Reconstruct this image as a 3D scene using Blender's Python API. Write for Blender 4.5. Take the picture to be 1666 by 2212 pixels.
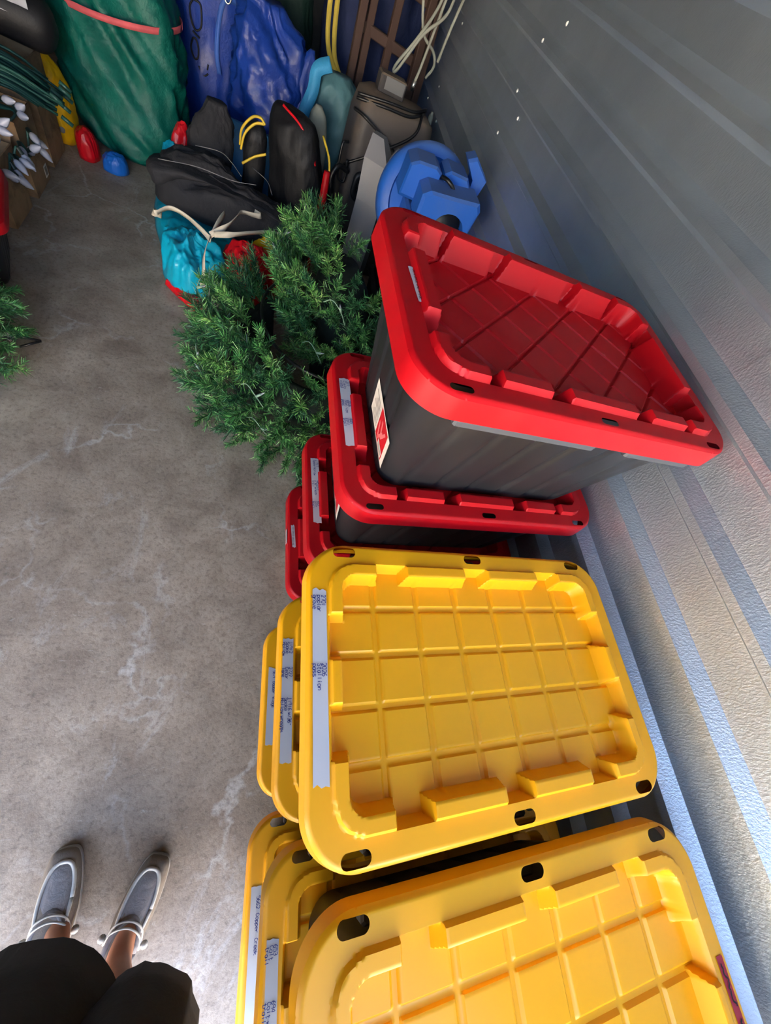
import bpy, math, random
import numpy as np
from mathutils import Vector, Matrix, Euler, noise as mn

for o in list(bpy.data.objects): bpy.data.objects.remove(o, do_unlink=True)
scene = bpy.context.scene
COL = scene.collection
R = math.radians

# ------------------------------------------------------------------ camera
cam_d = bpy.data.cameras.new('camera'); cam = bpy.data.objects.new('camera', cam_d); COL.objects.link(cam)
cam.location = (0, 0, 1.7678); cam.rotation_euler = (R(29.3905), R(-21.6675), R(-4.1371))
cam_d.sensor_fit = 'VERTICAL'; cam_d.sensor_height = 36.0; cam_d.lens = 806.86/2212*36.0
cam_d.clip_start = 0.02; cam_d.clip_end = 200
scene.camera = cam

# ------------------------------------------------------------------ world, sun, exposure
w = bpy.data.worlds.new('sky'); scene.world = w; w.use_nodes = True
nt = w.node_tree; nt.nodes.clear()
out = nt.nodes.new('ShaderNodeOutputWorld'); bg = nt.nodes.new('ShaderNodeBackground'); sky = nt.nodes.new('ShaderNodeTexSky')
sky.sky_type = 'NISHITA'; sky.sun_disc = False; sky.sun_elevation = R(48); sky.sun_rotation = R(-25)
sky.air_density = 1.2; sky.dust_density = 5.0
bg.inputs['Strength'].default_value = 0.19
nt.links.new(sky.outputs[0], bg.inputs[0]); nt.links.new(bg.outputs[0], out.inputs[0])
sd = bpy.data.lights.new('sun', 'SUN'); sd.energy = 8.0; sd.angle = R(0.6); sd.color = (1.0, 0.93, 0.82)
sun = bpy.data.objects.new('sun', sd); COL.objects.link(sun)
sun.location = (-3, 8, 9); sun.rotation_euler = Vector((0.50, -0.52, -0.70)).to_track_quat('-Z', 'Y').to_euler()
# daylight portal in the open roller door (samples the sky only, gives no light of its own)
pd = bpy.data.lights.new('door_portal', 'AREA'); pd.shape = 'RECTANGLE'; pd.size = 2.7; pd.size_y = 2.54
pd.cycles.is_portal = True
po = bpy.data.objects.new('door_portal', pd); COL.objects.link(po)
po.location = (-0.55, -0.94, 1.28); po.rotation_euler = (R(90), 0, 0)
vs = scene.view_settings
vs.view_transform = 'Standard'; vs.look = 'None'; vs.gamma = 1.0; vs.use_curve_mapping = False; vs.exposure = 3.65

# ------------------------------------------------------------------ material helpers
def srgb(r, g, b):
    f = lambda c: (c/255/12.92) if c/255 <= 0.04045 else ((c/255+0.055)/1.055)**2.4
    return (f(r), f(g), f(b), 1)

class NT:
    def __init__(s, name):
        s.m = bpy.data.materials.new(name); s.m.use_nodes = True
        s.t = s.m.node_tree; s.b = s.t.nodes['Principled BSDF']; s.co = s.n('ShaderNodeTexCoord')
    def n(s, k, **kw):
        x = s.t.nodes.new(k)
        for a, v in kw.items(): setattr(x, a, v)
        return x
    def l(s, a, b): s.t.links.new(a, b)
    def noise(s, scale, detail=4, rough=.55, vec=None, dist=0.0, stretch=None):
        x = s.n('ShaderNodeTexNoise'); x.inputs['Scale'].default_value = scale; x.inputs['Detail'].default_value = detail
        x.inputs['Roughness'].default_value = rough; x.inputs['Distortion'].default_value = dist
        v = vec or s.co.outputs['Object']
        if stretch:
            mp = s.n('ShaderNodeMapping'); mp.inputs['Scale'].default_value = stretch; s.l(v, mp.inputs[0]); v = mp.outputs[0]
        s.l(v, x.inputs['Vector']); return x.outputs[0]
    def ramp(s, fac, stops):
        r = s.n('ShaderNodeValToRGB'); e = r.color_ramp.elements
        while len(e) < len(stops): e.new(.5)
        for i, (p, c) in enumerate(stops): e[i].position = p; e[i].color = c if len(c) == 4 else (*c, 1)
        s.l(fac, r.inputs[0]); return r.outputs[0]
    def mix(s, fac, a, b, mode='MIX'):
        m = s.n('ShaderNodeMix', data_type='RGBA', blend_type=mode)
        for inp, v in ((m.inputs[0], fac), (m.inputs[6], a), (m.inputs[7], b)):
            if isinstance(v, (int, float)): inp.default_value = v
            elif isinstance(v, tuple): inp.default_value = v
            else: s.l(v, inp)
        return m.outputs[2]
    def bump(s, h, strength, dist=.01, prev=None):
        b = s.n('ShaderNodeBump'); b.inputs['Strength'].default_value = strength; b.inputs['Distance'].default_value = dist
        s.l(h, b.inputs['Height'])
        if prev is not None: s.l(prev, b.inputs['Normal'])
        s.l(b.outputs[0], s.b.inputs['Normal']); return b.outputs[0]
    def base(s, c):
        if isinstance(c, tuple): s.b.inputs['Base Color'].default_value = c
        else: s.l(c, s.b.inputs['Base Color'])
    def set(s, rough=.5, metal=0., spec=.5):
        s.b.inputs['Roughness'].default_value = rough; s.b.inputs['Metallic'].default_value = metal
        s.b.inputs['Specular IOR Level'].default_value = spec

def plastic(name, col, rough=.38, dirt=.15, dirtcol=(.25, .22, .18, 1), scale=6.0, bump=.03):
    k = NT(name); k.set(rough)
    n1 = k.noise(scale, 6, .65)
    d = k.ramp(n1, [(.52, (0, 0, 0)), (.78, (1, 1, 1))])
    sc = k.n('ShaderNodeMath', operation='MULTIPLY'); sc.inputs[1].default_value = dirt; k.l(d, sc.inputs[0])
    k.base(k.mix(sc.outputs[0], col, dirtcol))
    rr = k.n('ShaderNodeMapRange'); rr.inputs[3].default_value = rough-.06; rr.inputs[4].default_value = rough+.14
    k.l(n1, rr.inputs[0]); k.l(rr.outputs[0], k.b.inputs['Roughness'])
    k.bump(k.noise(400, 2), bump, .001)
    return k.m

def cloth(name, col, rough=.6, weave=700, var=.25, bump=.15, coat=0.):
    k = NT(name); k.set(rough, 0, .3)
    n1 = k.noise(5, 5, .6)
    dk = tuple(c*(1-var) for c in col[:3])+(1,)
    lt = tuple(min(1, c*(1+var*.6)) for c in col[:3])+(1,)
    k.base(k.ramp(n1, [(.3, dk), (.7, lt)]))
    k.b.inputs['Coat Weight'].default_value = coat; k.b.inputs['Coat Roughness'].default_value = .2
    b1 = k.bump(k.noise(38, 5, .6, dist=.6), bump*1.6, .01)
    k.bump(k.noise(weave, 2), bump, .001, b1)
    return k.m

M = {}
M['yellow'] = plastic('yellow_plastic', srgb(248, 174, 6), .38, .10, (.30, .19, .02, 1))
M['red'] = plastic('red_plastic', srgb(170, 5, 18), .42, .12, (.26, .08, .07, 1)); M['red'].node_tree.nodes['Principled BSDF'].inputs['Specular IOR Level'].default_value = .28
M['black_tub'] = plastic('black_tub_plastic', srgb(30, 31, 34), .40, .25, (.08, .075, .07, 1), 4)
M['grey_handle'] = plastic('grey_handle_plastic', srgb(70, 74, 80), .42, .1)
M['tape'] = plastic('white_tape', srgb(196, 196, 200), .55, .05, (.5, .5, .5, 1))
M['red_tape'] = plastic('red_tape', srgb(170, 28, 52), .5, .1)
M['ink_blue'] = plastic('blue_ink', srgb(22, 40, 120), .6, 0)
M['ink_black'] = plastic('black_ink', srgb(18, 18, 22), .6, 0)
M['paper'] = plastic('sticker_paper', srgb(222, 216, 205), .5, .05)
M['label_red'] = plastic('sticker_red', srgb(196, 16, 30), .45, .02)
M['label_pink'] = plastic('sticker_pink', srgb(238, 120, 120), .45, .02)
M['label_grey'] = plastic('sticker_grey_print', srgb(120, 112, 104), .5, .02)

def mat_concrete():
    k = NT('stained_concrete'); k.set(.62, 0, .35)
    big = k.noise(.9, 8, .62); mid = k.noise(5, 9, .68, dist=.4); fine = k.noise(60, 6, .7); streak = k.noise(3.2, 8, .72, dist=1.2, stretch=(1.0, .45, 1))
    c = k.ramp(mid, [(.28, srgb(122, 108, 94)), (.5, srgb(164, 150, 134)), (.74, srgb(194, 180, 163))])
    c = k.mix(k.ramp(big, [(.35, (0, 0, 0)), (.7, (.55, .55, .55))]), c, srgb(128, 114, 104))
    c = k.mix(k.ramp(streak, [(.57, (0, 0, 0)), (.70, (.6, .6, .6))]), c, srgb(200, 198, 196))
    # pale hairline veins
    v = k.n('ShaderNodeTexVoronoi'); v.feature = 'DISTANCE_TO_EDGE'; v.inputs['Scale'].default_value = 1.7
    wn = k.n('ShaderNodeTexNoise'); wn.inputs['Scale'].default_value = 3.5; wn.inputs['Detail'].default_value = 6; k.l(k.co.outputs['Object'], wn.inputs['Vector'])
    wv = k.n('ShaderNodeVectorMath', operation='MULTIPLY_ADD'); wv.inputs[1].default_value = (.5, .5, .5)
    k.l(wn.outputs['Color'], wv.inputs[0]); k.l(k.co.outputs['Object'], wv.inputs[2]); k.l(wv.outputs[0], v.inputs['Vector'])
    veins = k.ramp(v.outputs['Distance'], [(.0, (1, 1, 1)), (.022, (0, 0, 0))])
    vm = k.mix(1.0, veins, k.ramp(k.noise(2.2, 4), [(.46, (0, 0, 0)), (.62, (.85, .85, .85))]), 'MULTIPLY')
    c = k.mix(vm, c, srgb(196, 192, 188))
    # dark scuffs
    c = k.mix(k.ramp(k.noise(11, 8, .75, dist=2.2, stretch=(1, .6, 1)), [(.63, (0, 0, 0)), (.74, (.5, .5, .5))]), c, srgb(84, 76, 70))
    c = k.mix(k.ramp(fine, [(.34, (.55, .55, .55)), (.5, (0, 0, 0))]), c, srgb(96, 86, 78))
    c = k.mix(k.ramp(k.noise(26, 8, .78, dist=3.0, stretch=(.5, 1.4, 1)), [(.60, (0, 0, 0)), (.70, (.55, .55, .55))]), c, srgb(206, 200, 192))
    c = k.mix(k.ramp(k.noise(34, 6, .7, dist=2.5), [(.66, (0, 0, 0)), (.72, (.7, .7, .7))]), c, srgb(70, 62, 56))
    k.base(c)
    b1 = k.bump(mid, .12, .01); k.bump(fine, .45, .004, b1)
    return k.m
M['concrete'] = mat_concrete()

def mat_wall():
    k = NT('embossed_steel'); k.set(.54, 1.0, .5)
    n1 = k.noise(2.0, 6, .6)
    k.base(k.ramp(n1, [(.3, srgb(182, 195, 209)), (.7, srgb(202, 214, 226))]))
    em = k.noise(210, 3, .6, stretch=(1, 1, .55))
    k.bump(em, .35, .004)
    return k.m
M['wall'] = mat_wall()
M['screw'] = plastic('screw_head', srgb(225, 225, 220), .35, .05)
M['rust'] = plastic('plain_panel', srgb(112, 112, 112), .7, .2)
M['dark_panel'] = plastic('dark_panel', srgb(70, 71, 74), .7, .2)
M['stucco'] = plastic('tan_stucco', srgb(234, 226, 212), .9, .15)

def mat_needles(name, a, b, c):
    k = NT(name); k.set(.42, 0, .5)
    g = k.n('ShaderNodeNewGeometry')
    k.base(k.ramp(g.outputs['Random Per Island'], [(.0, a), (.55, b), (1.0, c)]))
    return k.m
M['needle_light'] = mat_needles('pine_needles_light', srgb(40, 100, 50), srgb(88, 150, 66), srgb(160, 196, 118))
M['needle_mid'] = mat_needles('pine_needles_mid', srgb(28, 84, 46), srgb(62, 128, 60), srgb(128, 172, 104))
M['needle_dark'] = mat_needles('pine_needles_dark', srgb(18, 60, 42), srgb(40, 100, 58), srgb(90, 146, 92))
M['stem'] = plastic('pine_stem', srgb(40, 58, 34), .7, .1)
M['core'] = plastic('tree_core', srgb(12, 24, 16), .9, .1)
M['wire_green'] = plastic('green_wire', srgb(24, 70, 62), .45, .05)
M['wire_pale'] = plastic('pale_green_wire', srgb(120, 150, 130), .45, .05)
M['black_metal'] = plastic('black_metal', srgb(20, 21, 24), .35, .05)
M['bulb'] = plastic('frosted_bulb', srgb(158, 160, 174), .3, .05)
M['socket'] = plastic('dark_socket', srgb(20, 40, 36), .4, .05)

# ------------------------------------------------------------------ mesh helpers
def mesh(name, verts, faces, mat=None, parent=None, smooth=True, loc=None, rot=None):
    me = bpy.data.meshes.new(name)
    me.from_pydata([tuple(v) for v in verts], [], [tuple(f) for f in faces]); me.update()
    if smooth: me.polygons.foreach_set('use_smooth', [True]*len(me.polygons))
    if mat: me.materials.append(M[mat] if isinstance(mat, str) else mat)
    o = bpy.data.objects.new(name, me); COL.objects.link(o)
    if parent: o.parent = parent
    if loc: o.location = loc
    if rot: o.rotation_euler = rot
    return o
def empty(name, loc=(0, 0, 0), rotz=0, label=None, cat=None, group=None, kind=None):
    o = bpy.data.objects.new(name, None); COL.objects.link(o); o.location = loc; o.rotation_euler = (0, 0, rotz)
    o.empty_display_size = .05
    return tag(o, label, cat, group, kind)
def tag(o, label=None, cat=None, group=None, kind=None):
    if label: o['label'] = label
    if cat: o['category'] = cat
    if group: o['group'] = group
    if kind: o['kind'] = kind
    return o
class G:                                   # growing vertex/face lists
    def __init__(s): s.v = []; s.f = []
    def add(s, v, f):
        o = len(s.v); s.v += [tuple(x) for x in v]; s.f += [tuple(i+o for i in q) for q in f]; return s
    def box(s, c, d, rot=None):
        q = [Vector((x*d[0]/2, y*d[1]/2, z*d[2]/2)) for x in (-1, 1) for y in (-1, 1) for z in (-1, 1)]
        if rot is not None: q = [rot @ p for p in q]
        return s.add([p+Vector(c) for p in q], [(0, 1, 3, 2), (4, 6, 7, 5), (0, 4, 5, 1), (2, 3, 7, 6), (0, 2, 6, 4), (1, 5, 7, 3)])
    def bbox(s, c, d, b=.004, rot=None):   # chamfered box: three crossed slabs' hull as a loft
        x, y, z = d[0]/2, d[1]/2, d[2]/2; b = min(b, x*.9, y*.9, z*.9)
        rings = []
        for zz, i in ((-z, b), (-z+b, 0), (z-b, 0), (z, b)):
            X, Y = x-i, y-i
            r = [(X, -Y+b), (X, Y-b), (X-b, Y), (-X+b, Y), (-X, Y-b), (-X, -Y+b), (-X+b, -Y), (X-b, -Y)]
            rings.append([Vector((p[0], p[1], zz)) for p in r])
        if rot is not None: rings = [[rot @ p for p in r] for r in rings]
        return s.loft([[p+Vector(c) for p in r] for r in rings])
    def loft(s, rings, caps=True, closed=True):
        n = len(rings[0]); v = [p for r in rings for p in r]; f = []
        for i in range(len(rings)-1):
            for j in range(n if closed else n-1):
                k = (j+1) % n; f.append((i*n+j, i*n+k, (i+1)*n+k, (i+1)*n+j))
        if caps and closed: f.append(tuple(range(n-1, -1, -1))); f.append(tuple((len(rings)-1)*n+j for j in range(n)))
        return s.add(v, f)
    def tube(s, pts, r, n=8, caps=True):
        pts = [Vector(p) for p in pts]; rings = []; up = None
        for i, p in enumerate(pts):
            t = (pts[min(i+1, len(pts)-1)]-pts[max(i-1, 0)]).normalized()
            if up is None:
                up = Vector((0, 0, 1)) if abs(t.z) < .9 else Vector((1, 0, 0))
            a = t.cross(up); a = a.normalized() if a.length > 1e-6 else Vector((1, 0, 0)); b = a.cross(t).normalized(); up = b
            rr = r(i/(len(pts)-1)) if callable(r) else r
            rings.append([p+a*math.cos(q*2*math.pi/n)*rr+b*math.sin(q*2*math.pi/n)*rr for q in range(n)])
        return s.loft(rings, caps)
    def ribbon(s, pts, wid, th=.003, side=None):
        pts = [Vector(p) for p in pts]; rings = []
        for i, p in enumerate(pts):
            t = (pts[min(i+1, len(pts)-1)]-pts[max(i-1, 0)]).normalized()
            sd_ = Vector(side(i/(len(pts)-1))) if callable(side) else Vector(side or (0, 0, 1))
            a = (sd_-t*sd_.dot(t)).normalized(); b = t.cross(a)
            rings.append([p+a*wid/2+b*th/2, p-a*wid/2+b*th/2, p-a*wid/2-b*th/2, p+a*wid/2-b*th/2])
        return s.loft(rings)
    def obj(s, name, mat, parent=None, smooth=True, **k): return mesh(name, s.v, s.f, mat, parent, smooth, **k)
def spline(pts, n=8):                      # Catmull-Rom through points
    P = [Vector(p) for p in pts]; P = [P[0]*2-P[1]]+P+[P[-1]*2-P[-2]]; o = []
    for i in range(1, len(P)-2):
        for j in range(n):
            t = j/n; a, b, c, d = P[i-1:i+3]
            o.append(.5*((2*b)+(c-a)*t+(2*a-5*b+4*c-d)*t*t+(3*b-a-3*c+d)*t**3))
    return o+[P[-2]]
def rrect(hx, hy, r, z, n=6):              # rounded rectangle ring
    o = []
    for cx, cy, a0 in ((hx-r, hy-r, 0), (-hx+r, hy-r, 90), (-hx+r, -hy+r, 180), (hx-r, -hy+r, 270)):
        for i in range(n+1):
            a = R(a0+90*i/n); o.append(Vector((cx+r*math.cos(a), cy+r*math.sin(a), z)))
    return o
def lathe(prof, n=12, ax=None):
    return [[Vector((r*math.cos(j*2*math.pi/n), r*math.sin(j*2*math.pi/n), z)) for j in range(n)] for r, z in prof]
def copy_tree(o, parent=None):
    c = o.copy(); COL.objects.link(c); c.parent = parent
    for ch in o.children: copy_tree(ch, c)
    return c
def ridged(p, octv=4):
    a, f, s = 1., 1., 0.
    for _ in range(octv):
        s += a*(1-2*abs(mn.noise(p*f))); a *= .5; f *= 2.03
    return s

# ================================================================== SETTING
XW, YF, YB, XL, ZC = 1.005, -0.82, 5.5, -2.10, 2.75
fl = G(); fl.add([(XL, YF, 0), (XW+.05, YF, 0), (XW+.05, YB, 0), (XL, YB, 0), (XL, YF, -.1), (XW+.05, YF, -.1), (XW+.05, YB, -.1), (XL, YB, -.1)], [(0, 1, 2, 3), (7, 6, 5, 4), (0, 4, 5, 1), (1, 5, 6, 2), (2, 6, 7, 3), (3, 7, 4, 0)])
tag(fl.obj('floor', 'concrete', smooth=False), 'worn grey concrete floor with pale cracks and scuffs', kind='structure')

# corrugated right wall: lapped steel panels with horizontal ribs
wr = empty('wall_right', (0, 0, 0)); tag(wr, 'grey embossed steel wall with horizontal ribs', kind='structure')
def wall_profile(dx=0.):
    pr = []; z0 = .98-.158*6
    pr.append((XW, 0.0))
    k = 0
    while z0+.158*k < ZC-.1:
        b = z0+.158*k
        for x, z in ((XW, b-.009), (XW-.027, b+.006), (XW-.027, b+.027), (XW, b+.056)):
            if z > .005: pr.append((x, z))
        k += 1
    pr.append((XW, ZC)); return [(x+dx, z) for x, z in pr]
def panel(y0, y1, dx):
    pf = wall_profile(dx); ny = max(2, int((y1-y0)/.35)); g = G(); rng = random.Random(int(y0*10))
    ys = [y0+(y1-y0)*i/ny for i in range(ny+1)]
    rows = [[Vector((x+.003*mn.noise(Vector((y*1.7, z*2.1, 3))), y, z+.0025*mn.noise(Vector((y*1.3, z*3, 9))))) for x, z in pf] for y in ys]
    back = [[Vector((XW+.04, y, z)) for x, z in (pf[0], pf[-1])] for y in ys]
    n = len(pf); v = [p for r in rows for p in r]; f = []
    for i in range(ny):
        for j in range(n-1): f.append((i*n+j, (i+1)*n+j, (i+1)*n+j+1, i*n+j+1))
    g.add(v, f)
    return g.obj('wall_panel', 'wall', wr, smooth=False)
panel(YF, .62, 0.); panel(.60, 2.545, 0.002); panel(2.50, 4.30, 0.); panel(4.27, YB, 0.002)
bk = G(); bk.box((XW+.045, (YF+YB)/2, ZC/2), (.02, YB-YF, ZC)); bk.obj('wall_backing', 'rust', wr, smooth=False)
sc = G()
scr = mesh('screw', [p for r in lathe([(.0075, 0), (.0072, .002), (.004, .005), (.0012, .006)], 8) for p in r], [(i*8+j, i*8+(j+1) % 8, (i+1)*8+(j+1) % 8, (i+1)*8+j) for i in range(3) for j in range(8)]+[(24, 25, 26, 27, 28, 29, 30, 31)], 'screw', wr)
scr.rotation_euler = (0, R(-90), 0); first = True
for (y, z) in [(2.435, 1.716), (2.535, 1.640), (2.549, 1.476), (2.451, 1.414), (2.543, 1.322), (2.557, 1.163), (4.092, 1.418), (4.122, 1.099), (4.235, .994), (3.756, .999), (2.53, 1.01), (2.53, .85), (-.14, .93), (.66, .93)]:
    k = (z-(.98-.158*6)) % .158; x = XW-.027 if .005 < k < .03 else XW-.002
    o = scr if first else scr.copy()
    if not first: COL.objects.link(o); o.parent = wr
    first = False; o.location = (x-.0005, y, z)

def slab(name, c, d, mat, label):
    g = G(); g.box(c, d); return tag(g.obj(name, mat, smooth=False), label, kind='structure')
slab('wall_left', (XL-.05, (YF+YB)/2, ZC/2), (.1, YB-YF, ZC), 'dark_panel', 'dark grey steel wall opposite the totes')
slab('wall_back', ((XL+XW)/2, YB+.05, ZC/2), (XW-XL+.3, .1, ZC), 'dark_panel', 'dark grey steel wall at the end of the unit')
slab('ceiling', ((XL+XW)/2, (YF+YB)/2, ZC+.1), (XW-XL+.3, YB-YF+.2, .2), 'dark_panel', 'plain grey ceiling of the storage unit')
fr = empty('wall_front', (0, YF, 0)); tag(fr, 'grey front wall around the open roller door', kind='structure')
g = G(); g.box((.875, -.05, ZC/2), (.25, .1, ZC)); g.obj('door_pier', 'rust', fr, smooth=False)
g = G(); g.box((-1.98, -.05, ZC/2), (.14, .1, ZC)); g.obj('door_pier', 'rust', fr, smooth=False)
g = G(); g.box((-.58, -.05, 2.65), (2.66, .1, .2)); g.obj('door_lintel', 'rust', fr, smooth=False)
g = G(); g.box((-.5, -8.85, -.06), (40, 16, .08)); tag(g.obj('driveway', 'concrete', smooth=False), 'sunlit concrete drive outside the unit', kind='structure')
g = G(); g.box((-.5, -10.0, 1.6), (40, .3, 3.3)); tag(g.obj('wall_opposite', 'stucco', smooth=False), 'tan stucco storage block across the drive', kind='structure')

# ================================================================== TOTES
LX, LY, LR = .775, .515, .082
def sstep(a, b, x): t = np.clip((x-a)/(b-a), 0, 1); return t*t*(3-2*t)
def sd_rr(x, y, hx, hy, r):
    qx = np.abs(x)-hx+r; qy = np.abs(y)-hy+r
    return np.hypot(np.maximum(qx, 0), np.maximum(qy, 0))+np.minimum(np.maximum(qx, qy), 0)-r
def lstep(a, b, x): return np.clip((x-a)/(b-a), 0, 1)
def lid_height(x, y, red):
    so = sd_rr(x, y, .346, .217, .055); ax, ay = np.abs(x), np.abs(y)
    band = -(.030 if red else .027)-so
    if red:
        corner = np.maximum(band, np.maximum(.255-ax, .135-ay))
        b1 = np.maximum(band, np.maximum(np.abs(ax-.18)-.052, .15-ay))
        b2 = np.maximum(band, np.maximum(ax-.085, .15-ay))
        b3 = np.maximum(band, np.maximum(ay-.085, .25-ax))
        depth = -.036
    else:
        corner = np.maximum(band, np.maximum(.245-ax, .115-ay))
        b1 = np.maximum(band, np.maximum(np.abs(ax-.104)-.073, .15-ay))
        b2 = b1
        b3 = np.maximum(band+.006, np.maximum(ay-.036, .25-ax))
        depth = -.030
    blk = np.minimum(np.minimum(corner, b1), np.minimum(b2, b3))
    d = np.minimum(-so, blk)
    m = 1-lstep(0, .009, d)
    raise_ = (.011 if red else .008)*lstep(0, .004, -so)*(1-lstep(-.002, .001, blk))
    if red:
        def gr(v, o): t = np.abs((v-o+.064) % .128-.064); return 1-lstep(.0028, .0056, t)
        groove = np.maximum(gr(x+y, .064), gr(x-y, -.04)); fl_ = depth-.006*groove
    else:
        def gl(v, c): return 1-lstep(.0045, .0080, np.abs(v-c))
        gv = np.zeros_like(x)
        for c in (-.245, -.147, -.049, .049, .147, .245): gv = np.maximum(gv, gl(x, c))
        for c in (-.131, -.044, .044, .131): gv = np.maximum(gv, gl(y, c))
        fl_ = depth-.0055*gv
    h = fl_*(1-m)+raise_
    edge = sd_rr(x, y, LX/2, LY/2, LR)            # rounded outer shoulder
    h = h-.006*sstep(-.009, 0, edge)**2
    if not red: h += .0035*(sstep(-.040, -.028, edge)*(1-sstep(-.022, -.010, edge)))*0
    return h
def make_lid(red):
    st = .0026; g = G(); hx, hy = LX/2-LR, LY/2-LR
    def grid(xs, ys):
        X, Y = np.meshgrid(xs, ys, indexing='ij'); return X, Y
    holes = [(sx*.312, sy*.240) for sx in (-1, 0, 1) for sy in (-1, 1)]
    hl, hw = (.0195, .0102) if not red else (.017, .0070)
    def hsdf(x, y):
        d = np.full_like(x, 9.)
        for cx, cy in holes: d = np.minimum(d, np.hypot(np.maximum(np.abs(x-cx)-(hl-hw+.004), 0), y-cy)-hw)
        return d
    def put(X, Y):
        X = X.copy(); Y = Y.copy(); e = 1e-5; d = hsdf(X, Y); near = np.abs(d) < .0020
        gx = (hsdf(X+e, Y)-d)/e; gy = (hsdf(X, Y+e)-d)/e
        X = np.where(near, X-gx*d, X); Y = np.where(near, Y-gy*d, Y)
        Z = lid_height(X, Y, red); n, m_ = X.shape
        V = np.stack([X, Y, Z], -1).reshape(-1, 3); F = []
        cx = (X[:-1, :-1]+X[1:, 1:]+X[1:, :-1]+X[:-1, 1:])/4; cy = (Y[:-1, :-1]+Y[1:, 1:]+Y[1:, :-1]+Y[:-1, 1:])/4
        keep = hsdf(cx, cy) > -.0004
        for i in range(n-1):
            for j in range(m_-1):
                if keep[i, j]: F.append((i*m_+j, (i+1)*m_+j, (i+1)*m_+j+1, i*m_+j+1))
        g.add(V.tolist(), F)
    nx, ny, nr = int(2*hx/st), int(2*hy/st), int(LR/st)
    xs, ys = np.linspace(-hx, hx, nx+1), np.linspace(-hy, hy, ny+1); rs = np.linspace(0, LR, nr+1)
    put(*grid(xs, ys))
    put(*grid(xs, hy+rs)); X, Y = grid(xs, -hy-rs); put(X, Y)
    put(*grid(hx+rs, ys)); put(*grid(-hx-rs, ys))
    aa = np.linspace(0, math.pi/2, 45)
    for sx in (1, -1):
        for sy in (1, -1):
            Rr, A = np.meshgrid(rs, aa, indexing='ij'); put(sx*(hx+Rr*np.cos(A)), sy*(hy+Rr*np.sin(A)))
    sk = .046 if red else .036
    rings = [[(p.x, p.y, -.006) for p in rrect(LX/2, LY/2, LR, 0, 14)], [(p.x, p.y, -sk*.5) for p in rrect(LX/2+.0015, LY/2+.0015, LR, 0, 14)],
             [(p.x, p.y, -sk) for p in rrect(LX/2+.003, LY/2+.003, LR, 0, 14)], [(p.x, p.y, -sk) for p in rrect(LX/2-.004, LY/2-.004, LR-.004, 0, 14)], [(p.x, p.y, -.012) for p in rrect(LX/2-.006, LY/2-.006, LR-.006, 0, 14)]]
    g.loft(rings, caps=False)
    me = bpy.data.meshes.new('lid'); me.from_pydata(g.v, [], g.f)
    import bmesh
    bm = bmesh.new(); bm.from_mesh(me); bmesh.ops.remove_doubles(bm, verts=bm.verts, dist=.0002); bmesh.ops.recalc_face_normals(bm, faces=bm.faces); bm.to_mesh(me); bm.free()
    me.polygons.foreach_set('use_smooth', [True]*len(me.polygons)); me.update()
    try: me.set_sharp_from_angle(angle=R(38))
    except Exception: pass
    me.materials.append(M['red' if red else 'yellow']); return me
LID = {True: make_lid(True), False: make_lid(False)}
def make_body():
    g = G(); H = .325
    def ring(z):
        t = z/H; hx = .294+(.352-.294)*t; hy = .165+(.222-.165)*t; r = .05; o = []
        fl_ = 1.0 if .03 < z < .255 else 0.
        nl, ns, nc = 96, 60, 8
        def groove(s, cs): return max([0]+[1-abs(s-c)/.011 for c in cs if abs(s-c) < .011])
        gx = (-.235, -.141, -.047, .047, .141, .235); gy = (-.12, -.04, .04, .12)
        seq = []
        for i in range(ns): s = -hy+r+(2*hy-2*r)*i/ns; seq.append((hx-.007*fl_*groove(s, gy), s))
        for i in range(nc): a = R(90*i/nc); seq.append((hx-r+r*math.cos(a), hy-r+r*math.sin(a)))
        for i in range(nl): s = hx-r-(2*hx-2*r)*i/nl; seq.append((s, hy-.007*fl_*groove(s, gx)))
        for i in range(nc): a = R(90+90*i/nc); seq.append((-hx+r+r*math.cos(a), hy-r+r*math.sin(a)))
        for i in range(ns): s = hy-r-(2*hy-2*r)*i/ns; seq.append((-hx+.007*fl_*groove(s, gy), s))
        for i in range(nc): a = R(180+90*i/nc); seq.append((-hx+r+r*math.cos(a), -hy+r+r*math.sin(a)))
        for i in range(nl): s = -hx+r+(2*hx-2*r)*i/nl; seq.append((s, -hy+.007*fl_*groove(s, gx)))
        for i in range(nc): a = R(270+90*i/nc); seq.append((hx-r+r*math.cos(a), -hy+r+r*math.sin(a)))
        return [Vector((x, y, z)) for x, y in seq]
    zs = [0, .02, .031, .045, .09, .14, .19, .24, .254, .27, .30, H]
    rings = [ring(z) for z in zs]
    rings[0] = [Vector((p.x*.97, p.y*.97, 0)) for p in rings[0]]
    g.loft(rings, caps=False); n0 = len(rings[0]); g.f.append(tuple(range(n0-1, -1, -1)))
    me = bpy.data.meshes.new('body'); me.from_pydata([tuple(v) for v in g.v], [], g.f); me.polygons.foreach_set('use_smooth', [True]*len(me.polygons)); me.update()
    try: me.set_sharp_from_angle(angle=R(50))
    except Exception: pass
    me.materials.append(M['black_tub']); return me
BODY = make_body()
HAND = []
for x0, x1 in ((-.29, .03), (.12, .32)):
    g = G(); g.bbox(((x0+x1)/2, 0, 0), (x1-x0, .026, .03), .004)
    me = bpy.data.meshes.new('handle'); me.from_pydata([tuple(v) for v in g.v], [], g.f); me.materials.append(M['grey_handle']); HAND.append(me)

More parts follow.
